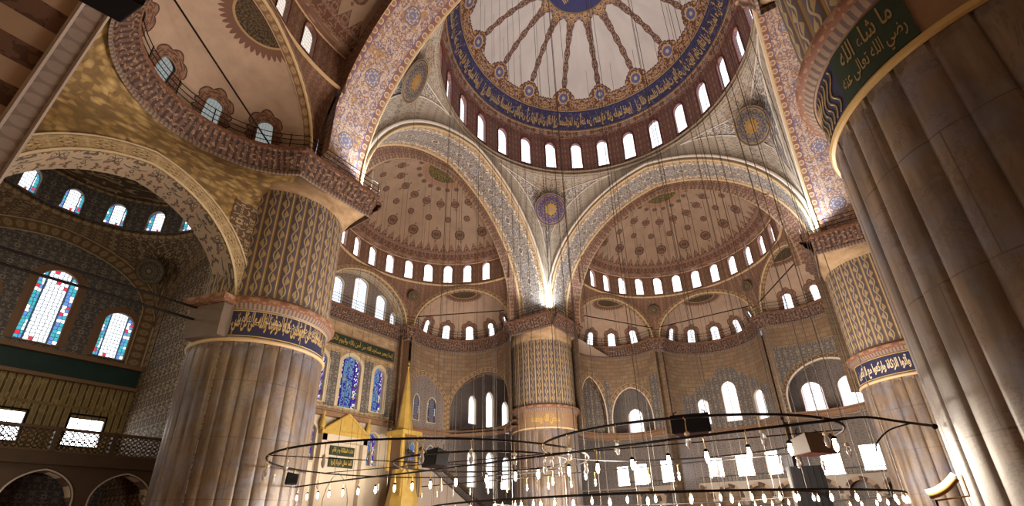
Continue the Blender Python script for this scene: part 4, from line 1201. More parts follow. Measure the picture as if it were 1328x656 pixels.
for sgn, nm, T_ in ((0, 'facing wall', lambda x, w: (cc_[0] - CH + w, cc_[1] + x)), (1, 'side wall', lambda x, w: (cc_[0] + x, cc_[1] + CH - w))):
    A = [(*T_(CH * -math.cos(PI * i / 32), 0), cgz(CH * math.cos(PI * i / 32))) for i in range(33)]
    A = [(A[0][0], A[0][1], 11.5)] + A + [(A[-1][0], A[-1][1], 11.5)]
    B = [(*T_((CH - .9) * -math.cos(PI * i / 32), .0), 15. + 3.1 * parch(math.cos(PI * i / 32), 1.1)) for i in range(33)]
    B = [(B[0][0], B[0][1], 11.5)] + B + [(B[-1][0], B[-1][1], 11.5)]
    mb = MB(); ruled(mb, A, B); at0(mb.build('blind_arch', M['border_paint']), cd)
mb = MB(); mb.face([(-26.3, -14.55, 0), (-13.9, -14.55, 0), (-13.9, -14.55, 20), (-26.3, -14.55, 20)], [(0, 0), (12.4, 0), (12.4, 20), (0, 20)])
o = mb.build('wall_side', M['spandrel_scroll'], smooth=False); tag(o, 'dark scroll-painted side wall of the corner bay behind the left pillar', 'wall', kind='structure')
# ceilings over the aisles
mb = MB()
for x0, y0, x1, y1 in ((-26.5, 14.4, -10.5, 28.5), (10.4, 14.4, 26.5, 28.5), (10.5, -28, 26.5, -14.4)):
    mb.face([(x0, y0, 19.0), (x1, y0, 19.0), (x1, y1, 19.0), (x0, y1, 19.0)], [(x0, y0), (x1, y0), (x1, y1), (x0, y1)])
o = mb.build('ceiling', M['cream_plaster'], smooth=False); tag(o, 'plain ceiling over the side aisles', 'ceiling', kind='structure')
# ---- pillars ----------------------------------------------------------------------
RP = 2.97; NF = 30
PINFO = [('far right', 'massive fluted pillar at the far right, half hidden by the nearest pillar'), ('centre', 'massive fluted pillar standing in the centre of the far side'),
         ('left', 'massive fluted pillar on the left with a curved navy inscription'), ('near', 'huge nearest fluted marble pillar filling the right side')]
for k, (sx, sy) in enumerate(((1, 1), (-1, 1), (-1, -1), (1, -1))):
    cx, cy = 13.7 * sx, 13.7 * sy
    p = empty('fluted_pillar', (cx, cy, 0)); tag(p, PINFO[k][1], 'pillar')
    def flute(mb, z0, z1, r, bot=True, top=True, depth=.05):
        zz = [z0, z0 + .12, z0 + .3, z0 + .55] + [lerp(z0 + .55, z1 - .8, i / 6) for i in range(1, 7)] + [z1 - .62, z1 - .48, z1 - .36, z1 - .27, z1 - .2, z1 - .14, z1]
        if not bot: zz = [z0] + zz[4:]
        m = 12
        def rr(i, z):
            t = (i % m) / m
            e = abs(t - .5) * 2          # 0 centre, 1 fillet
            if e > .93: return r - .045
            x = e / .93; prof = math.sqrt(max(0, 1 - x * x))
            hw = .29                     # half width in metres
            if top:
                lim = z1 - .16 - hw + hw * math.sqrt(max(0, 1 - x * x)) 
                if z > lim: return r - (.03 if z < lim + .07 else 0)
            if bot:
                lim = z0 + .1 + hw - hw * math.sqrt(max(0, 1 - x * x))
                if z < lim: return r
            return r - .03 + depth * (.15 + .85 * prof ** 1.2) * (.6 if z > z1 - .3 else 1)
        nn = NF * m
        for a, b in zip(zz[:-1], zz[1:]):
            for i in range(nn):
                t0, t1 = 2 * PI * i / nn, 2 * PI * (i + 1) / nn
                P_ = lambda t, ii, z: (rr(ii, z) * math.cos(t), rr(ii, z) * math.sin(t), z)
                mb.face([P_(t0, i, a), P_(t1, i + 1, a), P_(t1, i + 1, b), P_(t0, i, b)],
                        [(i / m * US, a), ((i + 1) / m * US, a), ((i + 1) / m * US, b), (i / m * US, b)])
    mb = MB(); US = .62; flute(mb, .6, 9.75, RP, bot=False); mb.lathe([(RP + .25, 0), (RP + .25, .45), (RP + .05, .6), (RP, .62)], n=72, us=3.); o = mb.build('shaft', M['marble_shaft'], p, ang=30)
    mb = MB(); mb.tube([((RP + .02) * math.cos(i * PI / 48), (RP + .02) * math.sin(i * PI / 48), 9.8) for i in range(96)], .09, 8, closed=True); mb.build('gilt_ring', M['gold_moulding'] if k != 3 else M['gold_leaf'], p)
    toC = math.atan2(-25.15 - cy, 9.36 - cx)
    BR = {0: (-112, 58), 1: (-57, 60), 2: (-6, 51), 3: (-151, 29)}[k]
    mb = MB(); mb.lathe([(RP - .02, 9.8), (RP + .01, 9.9), (RP + .01, 11.22), (RP + .1, 11.3)], n=96, us=3.); mb.build('band_drum', M[['brown_moulding', 'border_plain', 'grey_marble', 'brown_moulding'][k]], p)
    mb = MB(); mb.lathe([(RP, 9.92), (RP + .035, 9.93), (RP + .035, 11.2), (RP, 11.21)], n=48, a0=R(BR[0] - BR[1]), a1=R(BR[0] + BR[1]), us=3.); mb.build('inscription_field', M[['navy_tile', 'border_plain', 'navy_tile', 'navy_tile'][k]], p)
    def pm(s, z, d=0): return ((RP + .04 - d) * math.cos(s), (RP + .04 - d) * math.sin(s), z)
    if k in (0, 2):
        mb = MB()
        for z in (9.97, 11.16): mb.tube([pm(R(BR[0] - BR[1] + 2 * BR[1] * i / 30), z) for i in range(31)], .025, 5)
        for e_ in (-1, 1): mb.tube([pm(R(BR[0] + e_ * BR[1]), 9.97), pm(R(BR[0] + e_ * BR[1]), 11.16)], .025, 5)
        mb.build('gilt_border', M['gold_leaf'], p)
    mb = MB(); mb.lathe([(RP + .08, 11.25), (RP + .14, 11.3), (RP + .22, 11.46)], n=96, us=3.2); mb.build('tooth_moulding', M['cornice_tooth'], p)
    mb = MB(); mb.lathe([(RP + .22, 11.46), (RP + .33, 11.54), (RP + .36, 11.64), (RP + .33, 11.74), (RP + .1, 11.8), (RP - .02, 11.97)], n=96, us=3.2); mb.build('ledge', M['ledge_paint'], p)
    mb = MB(); US = 1.; flute(mb, 11.95, 17.95, RP - .03); mb.build('painted_shaft', M['flute_paint'], p, ang=30)
    # capital: round to square with folds
    mb = MB(); NS = 96; lv = [(17.95, 0, 2.94), (18.2, .05, 3.02), (18.45, .3, 3.05), (18.7, .6, 3.08), (18.95, .9, 3.12), (19.05, 1., 3.15)]
    def cap(t, l):
        z, f, hh = l; c_, s_ = math.cos(t), math.sin(t); sqr = hh / max(abs(c_), abs(s_)); iq = (c_ * -sx > .05 and s_ * -sy > .05); rr_ = lerp(hh, min(sqr, hh * 1.36), f) if iq else lerp(hh, 3.0, f)
        return (rr_ * c_, rr_ * s_, z)
    for a, b in zip(lv[:-1], lv[1:]):
        for i in range(NS):
            t0, t1 = 2 * PI * i / NS, 2 * PI * (i + 1) / NS
            mb.face([cap(t0, a), cap(t1, a), cap(t1, b), cap(t0, b)], [(t0 * 3, a[0]), (t1 * 3, a[0]), (t1 * 3, b[0]), (t0 * 3, b[0])])
    mb.build('capital', M['tan_stone'], p)
    mb = MB(); mb.lathe([(3.0, 19.0), (3.0, 20.0), (.01, 20.0)], n=48); mb.box((-sx * 1.5, -sy * 1.5, 19.55), (3.2, 3.2, .95)); mb.build('abacus', M['tan_stone'], p)
    # writing on the band
    if k == 3:
        mb = MB(); mb.lathe([(RP + .03, 9.9), (RP + .06, 9.91), (RP + .06, 11.19), (RP + .03, 11.2)], n=24, a0=R(-151), a1=R(-120), us=3.); mb.build('green_board', M['green_tile'], p)
        for (a_, b_, z0_, z1_, t_) in ((-149, -122, 9.98, 10.52, "رضي الله تعالى عنه"), (-146, -124, 10.6, 11.12, "ما شاء الله")):
            text_mesh('inscription', t_, pm, R(a_), R(b_), z0_, z1_, 'old_gold', p, .03, weight=.01)
        for q in range(7):
            a_ = -176 + q * 3.4; mb = MB(); mb.tube([pm(R(a_ + 2.0 * math.sin(j * .9)), 9.98 + j * .11, -.01) for j in range(11)], .02, 4); mb.build('flower_stem', M['pale_gold'], p)
    else:
        w_, z_ = {0: (50, (10.05, 11.08)), 1: (25, (10.1, 10.95)), 2: (48, (10.0, 11.12))}[k]
        tx_ = ["وأقيموا الصلاة وآتوا الزكاة واركعوا مع الراكعين", "سبحان الله وبحمده", "إن الصلاة كانت على المؤمنين كتابا موقوتا والله على كل شيء"][k]
        text_mesh('inscription', tx_, pm, R(BR[0] - w_), R(BR[0] + w_), z_[0], z_[1], ['pale_gold', 'bright_gold', 'gold_leaf'][k], p, .0, weight=.032)
        if k == 2: text_mesh('inscription', "بسم الله الرحمن الرحيم والحمد لله رب العالمين", pm, R(-50), R(30), 10.35, 11.12, 'pale_gold', p, .005, weight=-.01)
    if k == 2:
        mb = MB(); mb.box((math.cos(R(-72)) * 2.75, math.sin(R(-72)) * 2.75, 10.6), (1.3, 1.9, 1.5), R(-72)); mb.build('impost_block', M['impost_stone'], p)
        mb = MB(); mb.box((math.cos(R(-72)) * 2.85, math.sin(R(-72)) * 2.85, 11.55), (1.6, 2.3, .34), R(-72)); mb.build('impost_ledge', M['ledge_paint'], p)
# ================================================================== FURNISHINGS
# ---- pulpit (minbar)
pb = empty('pulpit', (-22, 4.3, 0)); tag(pb, 'tall gilded pulpit with a pointed conical spire beside the prayer niche', 'pulpit')
X0, Y0 = -22.0, 3.95
mb = MB(); mb.lathe([(.8, 9.5), (.7, 9.9), (.55, 11.0), (.33, 13.0), (.12, 14.8), (.06, 15.2), (.12, 15.35), (.03, 15.55), (.10, 15.7), (.01, 16.0)], (X0, Y0, 0), 8); at0(mb.build('spire', M['bright_gold'], smooth=False), pb)
mb = MB()
for dx in (-.8, .8):
    for dy in (-.8, .8): mb.box((X0 + dx, Y0 + dy, 7.9), (.2, .2, 3.0))
mb.box((X0, Y0, 9.4), (2.2, 2.2, .35)); at0(mb.build('canopy', M['bright_gold']), pb)
mb = MB(); mb.lathe([(1.5, 0), (1.4, 3.4), (1.05, 5.2), (.95, 6.3), (.95, 6.5), (.01, 6.5)], (X0, Y0 + .3, 0), 8); at0(mb.build('body', M['bright_gold'], smooth=False), pb)
mb = MB()
pr = [(Y0 + 1.3, 0), (15.5, 0), (15.5, 2.2), (Y0 + 1.3, 7.4)]
f = [(X0 + .7, y, z) for y, z in pr]; b = [(X0 - .7, y, z) for y, z in pr]
mb.face(f); mb.face(b[::-1])
for i in range(4): mb.face([f[i], b[i], b[(i + 1) % 4], f[(i + 1) % 4]])
at0(mb.build('stair_flank', M['grey_marble'], smooth=False), pb)
mb = MB()
for x in (.75, -.75): mb.tube([(X0 + x, Y0 + 1.3, 8.3), (X0 + x, 15.5, 3.1)], .16, 6)
at0(mb.build('handrail', M['dark_wood']), pb)
mb = MB()
for x in (.9,):
    for i in range(2): 
        y = Y0 - .35 + i * 1.3; mb.tube([(X0 + x, y - .45, 4.4), (X0 + x, y - .45, 6.), (X0 + x, y, 6.9), (X0 + x, y + .45, 6.), (X0 + x, y + .45, 4.4)], .08, 6)
at0(mb.build('gilt_arches', M['bright_gold']), pb)
# ---- sultan's lodge at the left edge
lg = empty('royal_lodge', (-20, -20, 0)); tag(lg, 'dark raised lodge with pierced balustrade on pointed arches, lower left corner', 'lodge')
LX = -20.0
mb = MB(); mb.box((LX - 3.1, -18.9, 5.2), (6.3, 17.5, .35)); mb.box((LX + .05, -18.9, 5.25), (.25, 17.5, .5)); at0(mb.build('platform', M['dark_wood']), lg)
mb = MB()
mb.box((LX + .1, -18.9, 6.52), (.2, 17.5, .12)); mb.box((LX + .1, -18.9, 5.55), (.2, 17.5, .1))
at0(mb.build('balustrade_rails', M['brown_wood']), lg)
# pierced screens: crossing bars and rings
for q in range(8):
    mb = MB(); y0 = -27.4 + q * 2.15
    mb.box((LX + .1, y0, 6.05), (.24, .18, 1.05))
    for i in range(9):
        y = y0 + .12 + i * .225
        for z in (5.72, 5.92, 6.12, 6.34): mb.tube([(LX + .1, y + .1 + .10 * math.cos(a * PI / 3), z + .09 * math.sin(a * PI / 3)) for a in range(6)], .028, 4, closed=True)
    at0(mb.build('pierced_screen', M['dark_wood']), lg)
ops = [Op(-24.8 + 3.05 * i, 1.2, 0, 3.5, 4.75, 1.25) for i in range(5)]
mb = MB(); shell(mb, wx(LX), -27.6, -10.2, 3.1, 5.1, [Op(o.sc, o.h, 3.1, 3.5, 4.75, 1.25) for o in ops], .9, 1., 2., back=True, rmi=0); at0(mb.build('arcade_wall', M['dark_wood']), lg)
for o in ops:
    mb = MB(); arch_band(mb, Op(o.sc, o.h, 3.1, 3.5, 4.75, 1.25), wx(LX), .07, -.04); at0(mb.build('pale_arch_edge', M['grey_marble']), lg)
    mb = MB(); shell(mb, lambda s, z, d=0: (LX - z, s, 0), 0, 0.01, 0, .01, []); 
    A = [wx(LX)(x, z, -.01) for x, z in [(o.sc + o.h * -.985 * math.cos(PI * i / 20), 3.5 + 1.22 * parch(math.cos(PI * i / 20), 1.25)) for i in range(21)]]
    B = [(p[0] - .85, p[1], p[2]) for p in A]
    mb = MB(); ruled(mb, A, B, vv=(0, 1)); at0(mb.build('striped_soffit', M['striped_voussoir']), lg)
for i in range(6):
    mb = MB(); mb.lathe([(.30, 0), (.30, .2), (.2, .3), (.18, 2.5), (.24, 2.6), (.34, 2.95), (.34, 3.12)], (LX - .4, -26.32 + 3.05 * i, 0), 14); at0(mb.build('column', M['grey_marble']), lg)
# ---- near striped arch overhead at the upper left
na_ = empty('striped_arch', (5, -24.9, 0)); tag(na_, 'near arch with broad cream and dark brown stripes and a grey carved edge, top left corner', 'arch', kind='structure')
AC = bez([(-4.1, -26, 0), (-4.1, -26, 5), (-3.95, -26, 8), (-3.6, -26, 10.5), (-2.6, -26, 13), (-.6, -26, 15.2), (2.5, -26, 16.4), (6, -26, 16.4), (9, -26, 15)], 5)
def atx(p, y, up=0.): return (p[0] - up * .0, y, p[2] + up)
def yedge(p, k): # the edge leans a little with the height
    return k + .098 * (p[2] - 9) * .6
A = [(p[0], -24.53 + .055 * (p[2] - 11), p[2]) for p in AC]; A2 = [(p[0], -24.98 + .055 * (p[2] - 11), p[2]) for p in AC]; B_ = [(p[0] - .05, -29.4, p[2] + .02) for p in AC]
mb = MB(); ruled(mb, A, A2); at0(mb.build('carved_edge', M['frieze_stone']), na_)
mb = MB(); ruled(mb, [(p[0] - .06, p[1], p[2] + .05) for p in A2], B_); at0(mb.build('striped_soffit', M['striped_voussoir']), na_)
mb = MB(); mb.tube(A, .05, 6); mb.tube(A2, .06, 6); at0(mb.build('edge_rolls', M['grey_marble']), na_)
O_ = [(p[0] - .9, p[1] + .02, p[2] + .6) for p in A]; mb = MB(); ruled(mb, A, O_); at0(mb.build('arch_face', M['brown_moulding']), na_)
# ---- loudspeakers
def speaker(name, label, pos, size, rz, tilt, mat='black_plastic', rod=None):
    s = empty(name, pos, rz); s.rotation_euler = (tilt, 0, rz); tag(s, label, 'loudspeaker')
    w, d, h = size
    mb = MB(); P = [(-w / 2, -d / 2, -h / 2), (w / 2, -d / 2, -h / 2), (w * .34, d / 2, -h * .42), (-w * .34, d / 2, -h * .42)]
    Q = [(x, y, -z) for x, y, z in P]
    mb.face(P[::-1]); mb.face(Q)
    for i in range(4): mb.face([P[i], P[(i + 1) % 4], Q[(i + 1) % 4], Q[i]])
    b = mb.build('cabinet', M[mat], s, smooth=False)
    bv = b.modifiers.new('edge', 'BEVEL'); bv.width = min(w, h) * .05; bv.segments = 2
    mb = MB(); mb.box((0, -d / 2 - .012, 0), (w * .93, .02, h * .9)); mb.build('front_grille', M['black_plastic' if mat != 'brown_wood' else 'brown_wood'], s)
    for x in (-w * .4, w * .4):
        mb = MB(); mb.tube([(x, 0, h / 2 - .01), (x, 0, h / 2 + .12), (x * .8, 0, h / 2 + .16)], .015, 5); mb.build('hanging_bracket', M['dark_iron'], s)
    return s
CAM = Vector((9.361, -25.146, 2.179))
speaker('loudspeaker', 'large black loudspeaker box hung in front of the apse, right of centre', (6.0, -12.0, 4.44), (.98, .5, .50), R(12), R(-8))
speaker('loudspeaker', 'smaller black loudspeaker hung in front of the pulpit', (-3.3, -11.7, 4.42), (1.1, .6, .62), R(-20), R(-8))
speaker('loudspeaker', 'brown loudspeaker lit by a lamp, hung before the far right windows', (8.42, -9.2, 4.0), (1.05, .7, .55), R(55), R(-5), 'brown_wood')
speaker('loudspeaker', 'small black loudspeaker at the foot of the left pillar under the lamp ring', (-8.3, -14.2, 3.9), (.62, .4, .42), R(-30), R(-5))
speaker('loudspeaker', 'black box hanging above the camera at the top left corner', (2.83, -25.0, 8.66), (1.1, .55, .42), R(80), R(0))
sp = empty('line_speaker', (7.35, .3, 3.0)); tag(sp, 'tall dark panel standing under the brown loudspeaker', 'panel')
mb = MB(); mb.box((7.35, .3, 3.2), (1.35, .5, 2.1), R(20)); at0(mb.build('cabinet', M['black_plastic']), sp)
mb = MB(); mb.tube([(7.35, .3, 0), (7.35, .3, 2.2)], .06, 8); mb.tube([(6.9, .3, .03), (7.8, .3, .03)], .05, 6); at0(mb.build('stand', M['dark_iron']), sp)
mb = MB()
for i in range(5): mb.box((7.35 + math.cos(R(20)) * (-.5 + i * .25) + .09, .3 - .25 + math.sin(R(20)) * (-.5 + i * .25), 3.2), (.02, .02, 1.9), R(20))
at0(mb.build('front_ribs', M['dark_iron']), sp)
# ---- lamp rings -----------------------------------------------------------------
def ring(name, label, c, r, z, a0=0, a1=360, t=.035, spokes=0, n=72, wires=()):
    e = empty(name, (*c, z)); tag(e, label, 'lamp ring')
    full = a1 - a0 >= 360
    pts = [(c[0] + r * math.cos(R(lerp(a0, a1, i / n))), c[1] + r * math.sin(R(lerp(a0, a1, i / n))), z) for i in range(n if full else n + 1)]
    mb = MB(); mb.tube(pts, t, 6, closed=full); at0(mb.build('hoop', M['dark_iron']), e)
    for i in range(spokes):
        a = R(a0 + (a1 - a0) * i / spokes + 8); mb = MB()
        mb.tube([(c[0] + r * math.cos(a), c[1] + r * math.sin(a), z), (c[0] - r * math.cos(a), c[1] - r * math.sin(a), z)], .018, 5); at0(mb.build('spoke', M['dark_iron']), e)
    return e
ring('lamp_ring', 'black iron lamp ring hung before the left pillar and prayer niche', (-4.8, -10.2), 6.2, 4.5, spokes=3)
ring('lamp_ring', 'smaller black lamp ring inside the one near the pulpit', (-2.6, -10.0), 3.3, 4.35, spokes=0)
ring('lamp_ring', 'black iron lamp ring hung before the apse windows, right of centre', (4.9, -9.3), 4.4, 4.4, spokes=2)
ring('lamp_ring', 'lowest and widest lamp ring under the main dome', (0, 0), 10.6, 2.98, t=.04, n=96)
ring('lamp_ring', 'inner low lamp ring under the main dome', (0, 0), 7.6, 3.15, t=.04, n=96)
rails = [(-13.4, -12.0), (-10.0, -12.45), (-6.5, -12.9), (-3, -13.05), (0.5, -13.4), (4.0, -13.75), (7.0, -14.1), (9.4, -14.2)]
rc = bez(rails)
e = empty('lamp_rail', (-2, -13, 3.85)); tag(e, 'long curved black rail carrying the row of glowing bulbs across the hall', 'lamp rail')
mb = MB(); mb.tube([(x, y, 3.85) for x, y in rc], .03, 6); at0(mb.build('bar', M['dark_iron']), e)
e = empty('lamp_rail', (-2, -3, 4.35)); tag(e, 'second thin black rail farther back carrying small unlit glass lamps', 'lamp rail')
mb = MB(); mb.tube([(lerp(-13, 8.5, i / 20), -2.6 - 1.2 * (i / 20), 4.4) for i in range(21)], .03, 6); at0(mb.build('bar', M['dark_iron']), e)
# tie to the near pillar
e = empty('tie_cable', (10, -13, 4)); tag(e, 'thick black cable ending in a ball at the near right pillar', 'cable')
mb = MB(); mb.tube(bez([(9.4, -14.15, 3.86), (9.75, -13.6, 3.92), (10.2, -13.6, 3.78), (10.62, -13.93, 3.6)], 6), .024, 6)
mb.tube(bez([(10.35, -13.7, 3.72), (10.0, -13.5, 3.66), (9.75, -13.5, 3.45), (9.7, -13.5, 3.3)], 6), .014, 6); at0(mb.build('cable_run', M['dark_iron']), e)
mb = MB(); mb.lathe([(.001, -.05), (.035, -.035), (.05, 0), (.035, .035), (.001, .05)], (10.62, -13.95, 3.59), 10); at0(mb.build('ball_end', M['dark_iron']), e)
e = empty('strip_lamp', (10.2, -16.2, 2.6)); tag(e, 'glowing short curved strip lamp in front of the near right pillar', 'lamp')
q = bez([(10.02, -16.17, 2.47), (10.13, -16.18, 2.50), (10.25, -16.19, 2.57), (10.37, -16.21, 2.68)], 5)
mb = MB(); mb.tube(q, .028, 8); at0(mb.build('light_tube', M['tube_glow']), e)
mb = MB(); mb.tube([(x + .02, y + .03, z - .06) for x, y, z in q], .035, 8); mb.tube([(10.45, -16.2, 2.66), (10.45, -16.2, 2.40), (10.1, -16.1, 2.36)], .012, 5); at0(mb.build('brass_holder', M['brass']), e)
mb = MB(); mb.tube([(10.1, -16.1, 0), (10.1, -16.1, 2.37)], .015, 6); at0(mb.build('stem', M['dark_iron']), e)
def lamp(name, lit, s=1.):
    e = empty(name)
    mb = MB(); mb.lathe([(.001, -.30), (.022, -.285), (.045, -.23), (.052, -.16), (.038, -.09), (.03, -.05), (.04, -.02)] if lit else [(.001, -.34), (.03, -.32), (.055, -.26), (.07, -.17), (.05, -.1), (.04, -.06), (.05, -.02)], (0, 0, 0), 12); g = mb.build('bulb' if lit else 'glass_cup', M['lamp_glow'] if lit else M['lamp_glass'], e)
    mb = MB(); mb.lathe([(.062, -.03), (.066, .0), (.05, .03), (.02, .05), (.001, .06)], (0, 0, 0), 12); mb.build('cap', M['dark_iron'] if lit else M['pale_gold'], e)
    mb = MB(); mb.tube(bez([(0, 0, .04), (.0, .0, .22), (-.015, 0, .32), (.03, 0, .38), (.05, 0, .34)], 4), .012, 5); mb.build('hook', M['brass'], e)
    e.scale = (s, s, s); return e
L1 = lamp('hanging_lamp', True, .85); L2 = lamp('hanging_glass_lamp', False)
first = True
xs = [-13.3, -12.3, -11.5, -10.7, -9.8, -8.9, -8.0, -7.0, -6.0, -5.0, -4.0, -3.1, -2.2, -1.0, .3, 1.4, 2.2, 3.2, 4.05, 5.0, 5.9, 6.75, 7.6, 8.35, 9.1]
def yrail(x):
    for a, b in zip(rc[:-1], rc[1:]):
        if a[0] <= x <= b[0]: return lerp(a[1], b[1], (x - a[0]) / (b[0] - a[0]))
    return rc[-1][1]
for x in xs:
    o = L1 if first else copy_tree(L1); first = False
    o.location = (x, yrail(x), 3.53); o.rotation_euler.z = random.uniform(0, 6)
    tag(o, 'glowing bulb hanging from the long curved rail', 'lamp', 'glowing bulbs on the long curved rail')
first = True
def unlit(c, r, z, angs, lab, grp):
    global first
    for a in angs:
        o = L2 if first else copy_tree(L2); first = False
        o.location = (c[0] + r * math.cos(R(a)), c[1] + r * math.sin(R(a)), z - .38); o.rotation_euler.z = random.uniform(0, 6); tag(o, lab, 'lamp', grp)
unlit((-4.8, -10.2), 6.2, 4.5, [190, 205, 221, 236, 250, 266, 282, 296, 310, 323, 336, 350, 15, 40, 70, 100, 130, 160], 'unlit glass lamp under the ring before the left pillar', 'unlit lamps of the left ring')
unlit((4.9, -9.3), 4.4, 4.4, [180, 200, 222, 245, 266, 288, 310, 335, 10, 50, 90, 130], 'unlit glass lamp under the ring before the apse', 'unlit lamps of the right ring')
for i in range(17):
    t = i / 16; o = copy_tree(L2); o.location = (lerp(-13, 8.3, t), -2.6 - 1.2 * t, 4.02); o.scale = (.9,) * 3; tag(o, 'small unlit glass lamp on the farther thin rail', 'lamp', 'unlit lamps on the farther rail')
SL = empty('small_hanging_lamp')
mb = MB(); mb.lathe([(.001, -.14), (.035, -.11), (.05, -.04), (.04, .04), (.02, .1)], (0, 0, 0), 10); mb.build('bulb', M['lamp_glow_small'], SL)
mb = MB(); mb.tube([(0, 0, .1), (0, 0, .2)], .015, 5); mb.build('stem', M['brass'], SL)
first2 = True
for (r, z, n) in ((10.6, 2.98, 58), (7.6, 3.15, 38)):
    for i in range(n):
        o = SL if first2 else copy_tree(SL); first2 = False
        a = 2 * PI * (i + random.uniform(-.2, .2)) / n; o.location = (r * math.cos(a), r * math.sin(a), z - .22)
        tag(o, 'small bright bulb of the wide low lamp rings under the main dome', 'lamp', 'bulbs of the wide low rings')
# ---- wall lamp tube on the near right

# ---- hanging wires ------------------------------------------------------------------
def roofz(x, y):
    r = math.hypot(x, y)
    if r < 11.0: return 33.1 + math.sqrt(12.6 ** 2 - r * r) - .1
    return 33.5
def wire(x, y, z0, z1, lab, grp):
    mb = MB(); mb.tube([(x, y, z0), (x, y, z1)], .013, 4)
    o = mb.build('hanging_wire', M['grey_wire'], smooth=False); tag(o, lab, 'wire', grp)
for r, z, n in ((10.6, 2.98, 30), (7.6, 3.15, 20)):
    for i in range(n):
        a = 2 * PI * (i + .3) / n; x, y = r * math.cos(a), r * math.sin(a)
        wire(x, y, z, roofz(x, y), 'thin wire dropping from the main dome to the low lamp rings', 'wires from the dome to the low rings')
for i in range(14):
    a = R(-10 + i * 24); x, y = -4.8 + 6.2 * math.cos(a), -10.2 + 6.2 * math.sin(a)
    if y > -10.8: wire(x, y, 4.5, roofz(x, y), 'thin wire holding the lamp ring before the left pillar', 'wires of the left ring')
for i in range(12):
    a = R(i * 30); x, y = 4.9 + 4.4 * math.cos(a), -9.3 + 4.4 * math.sin(a)
    if y > -10.8: wire(x, y, 4.4, roofz(x, y), 'thin wire holding the lamp ring before the apse', 'wires of the right ring')
def swire(cx, cy, z0, z1, lab, grp): wire(cx, cy, z0, z1, lab, grp)
for i in range(16):
    x = -7.2 + i * .96; y = 17.5 + 2.5 * math.sin(i * 1.7)
    swire(x, y, 5, SZ + math.sqrt(max(1, SR ** 2 - x * x - (y - SC) ** 2)) - .05, 'thin wire hanging from the right hand semi-dome', 'wires of the right hand semi-dome')
for i in range(16):
    y = -7.2 + i * .96; x = -17.5 - 2.5 * math.sin(i * 1.7)
    swire(x, y, 5, SZ + math.sqrt(max(1, SR ** 2 - y * y - (-x - SC) ** 2)) - .05, 'thin wire hanging from the left hand semi-dome', 'wires of the left hand semi-dome')
# ---- tie rods ---------------------------------------------------------------------------
def rod(lab, a, b, r=.06, n=6):
    mb = MB(); mb.tube([a, b], r, n); o = mb.build('tie_rod', M['dark_iron']); tag(o, lab, 'tie rod'); return o
rod('upper black iron tie rod crossing the corner arch to the left pillar', (-13.2, -16.22, 11.28), (-13.2, -25.08, 11.28), .05)
rod('lower black iron tie rod crossing the corner arch to the left pillar', (-13.2, -16.22, 10.72), (-13.2, -25.08, 10.72), .055)
rod('upper of two tie rods under the open arch left of the central pillar', (-16.6, 12.9, 10.7), (-22.8, 11.0, 10.7), .06)
rod('lower of two tie rods under the open arch left of the central pillar', (-16.5, 12.4, 10.3), (-22.4, 10.4, 10.3), .06)
rod('tie rod across the exedra mouth left of the central pillar', (-15.4, 9.8, 21.3), (-23.3, 5.7, 21.3), .05)
rod('tie rod across the left exedra mouth of the right hand semi-dome', (-10.2, 14.9, 21.3), (-5.3, 23.4, 21.3), .05)
rod('tie rod across the middle exedra mouth of the right hand semi-dome', (-4.7, 23.6, 21.3), (4.7, 23.6, 21.3), .05)
rod('tie rod across the right exedra mouth of the right hand semi-dome', (5.3, 23.4, 21.3), (10.2, 14.9, 21.3), .05)
rod('long iron rod slanting across the top left semi-dome', (-11.45, -16.45, 20.2), (-8.75, -22.85, 22.15), .045)
# ================================================================== LIGHT
def light(kind, name, loc, power, col, rad=.3, tgt=None, cone=80, blend=.6):
    l = bpy.data.lights.new(name, kind); l.energy = power; l.color = col
    if kind in ('POINT', 'SPOT'): l.shadow_soft_size = rad
    if kind == 'SPOT': l.spot_size = R(cone); l.spot_blend = blend
    o = bpy.data.objects.new(name, l); C.objects.link(o); o.location = loc
    if tgt is not None: o.rotation_euler = (Vector(tgt) - Vector(loc)).to_track_quat('-Z', 'Y').to_euler()
    return o
WARM = (1., .86, .69); WW = (1., .86, .68); WH = (.92, .95, 1.)
for i in range(8):
    a = 2 * PI * i / 8 + .2
    light('POINT', 'ring_light', (6.8 * math.cos(a), 6.8 * math.sin(a), 3.9), PW_RING, WARM, .5)
for x, y in ((-8, -13.2), (-2, -13.6), (4, -14.2)): light('POINT', 'rail_light', (x, y, 2.7), PW_RAIL, WARM, .3)
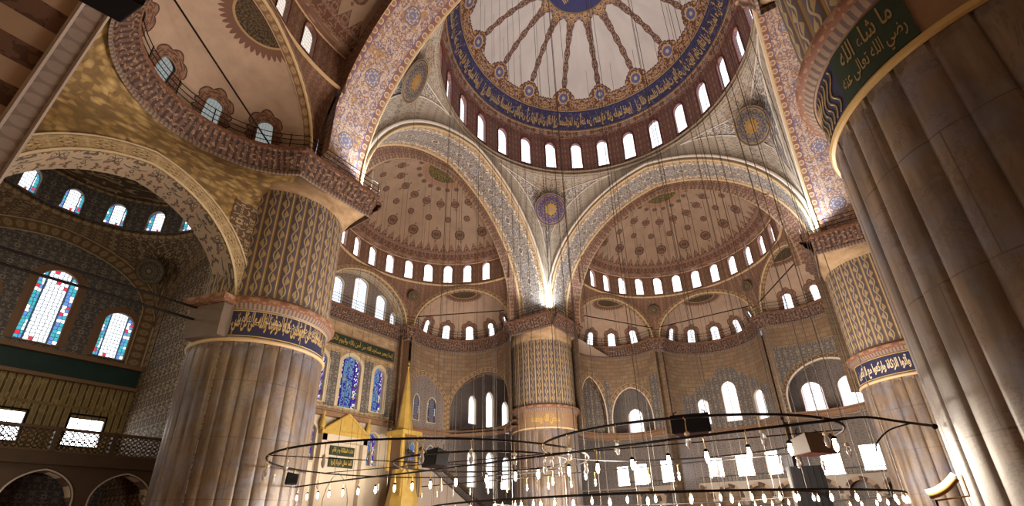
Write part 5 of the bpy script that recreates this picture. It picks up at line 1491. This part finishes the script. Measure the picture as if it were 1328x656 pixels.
for sx, sy, pw in ((-1, 1, 1.), (1, 1, 1.), (-1, -1, 1.)):
    light('SPOT', 'cap_flood', (10.35 * sx, 10.35 * sy, 20.5), PW_CAP * pw, WH, .15, (12.4 * sx * .9, 12.4 * sy * .9, 27), 120)

light('POINT', 'lodge_fill', (-18., -23, 7.4), 150, WARM, .4)  # added soft fill above the lodge, stands for no actual lamp
light('POINT', 'corner_light', (-6.5, -20.5, 9.), 420, (1., .78, .45), .4)
light('SPOT', 'niche_light', (-19.0, 0, 5.), 700, (1., .88, .66), .3, (-25, 0, 10), 110)

light('POINT', 'lodge_under_fill', (-17.8, -21, 1.6), 170, WARM, .3)  # added fill that brightens the arch soffits below the lodge

light('POINT', 'corner_bay_fill', (-19.5, -22, 12.5), 170, WARM, .4)  # extra fill added to lift the dark corner dome, no fixture here
# ---- sky and camera
w = bpy.data.worlds.new('sky'); bpy.context.scene.world = w; w.use_nodes = True
bg = w.node_tree.nodes['Background']; bg.inputs[0].default_value = (.75, .82, 1., 1); bg.inputs[1].default_value = .3
cam = bpy.data.cameras.new('camera'); co = bpy.data.objects.new('camera', cam); C.objects.link(co)
yaw, pitch, roll = CAMP
f = Vector((math.sin(yaw) * math.cos(pitch), math.cos(yaw) * math.cos(pitch), math.sin(pitch)))
r = Vector((math.cos(yaw), -math.sin(yaw), 0)); u = r.cross(f)
r2 = r * math.cos(roll) + u * math.sin(roll); u2 = u * math.cos(roll) - r * math.sin(roll)
m = Matrix((r2, u2, -f)).transposed().to_4x4(); m.translation = CAM
co.matrix_world = m
cam.sensor_fit = 'HORIZONTAL'; cam.sensor_width = 36; cam.lens = 36 * 618.839 / 1328
cam.shift_y = 67.791 / 1328; cam.clip_start = .05; cam.clip_end = 300
bpy.context.scene.camera = co
vs = bpy.context.scene.view_settings
vs.view_transform = 'Standard'; vs.look = 'None'; vs.gamma = 1; vs.use_curve_mapping = False; vs.exposure = EXPO
cy_ = bpy.context.scene.cycles
cy_.max_bounces = 5; cy_.diffuse_bounces = 4; cy_.glossy_bounces = 2; cy_.transmission_bounces = 3; cy_.transparent_max_bounces = 4
cy_.sample_clamp_indirect = 4; cy_.use_denoising = True; cy_.caustics_reflective = False; cy_.caustics_refractive = False
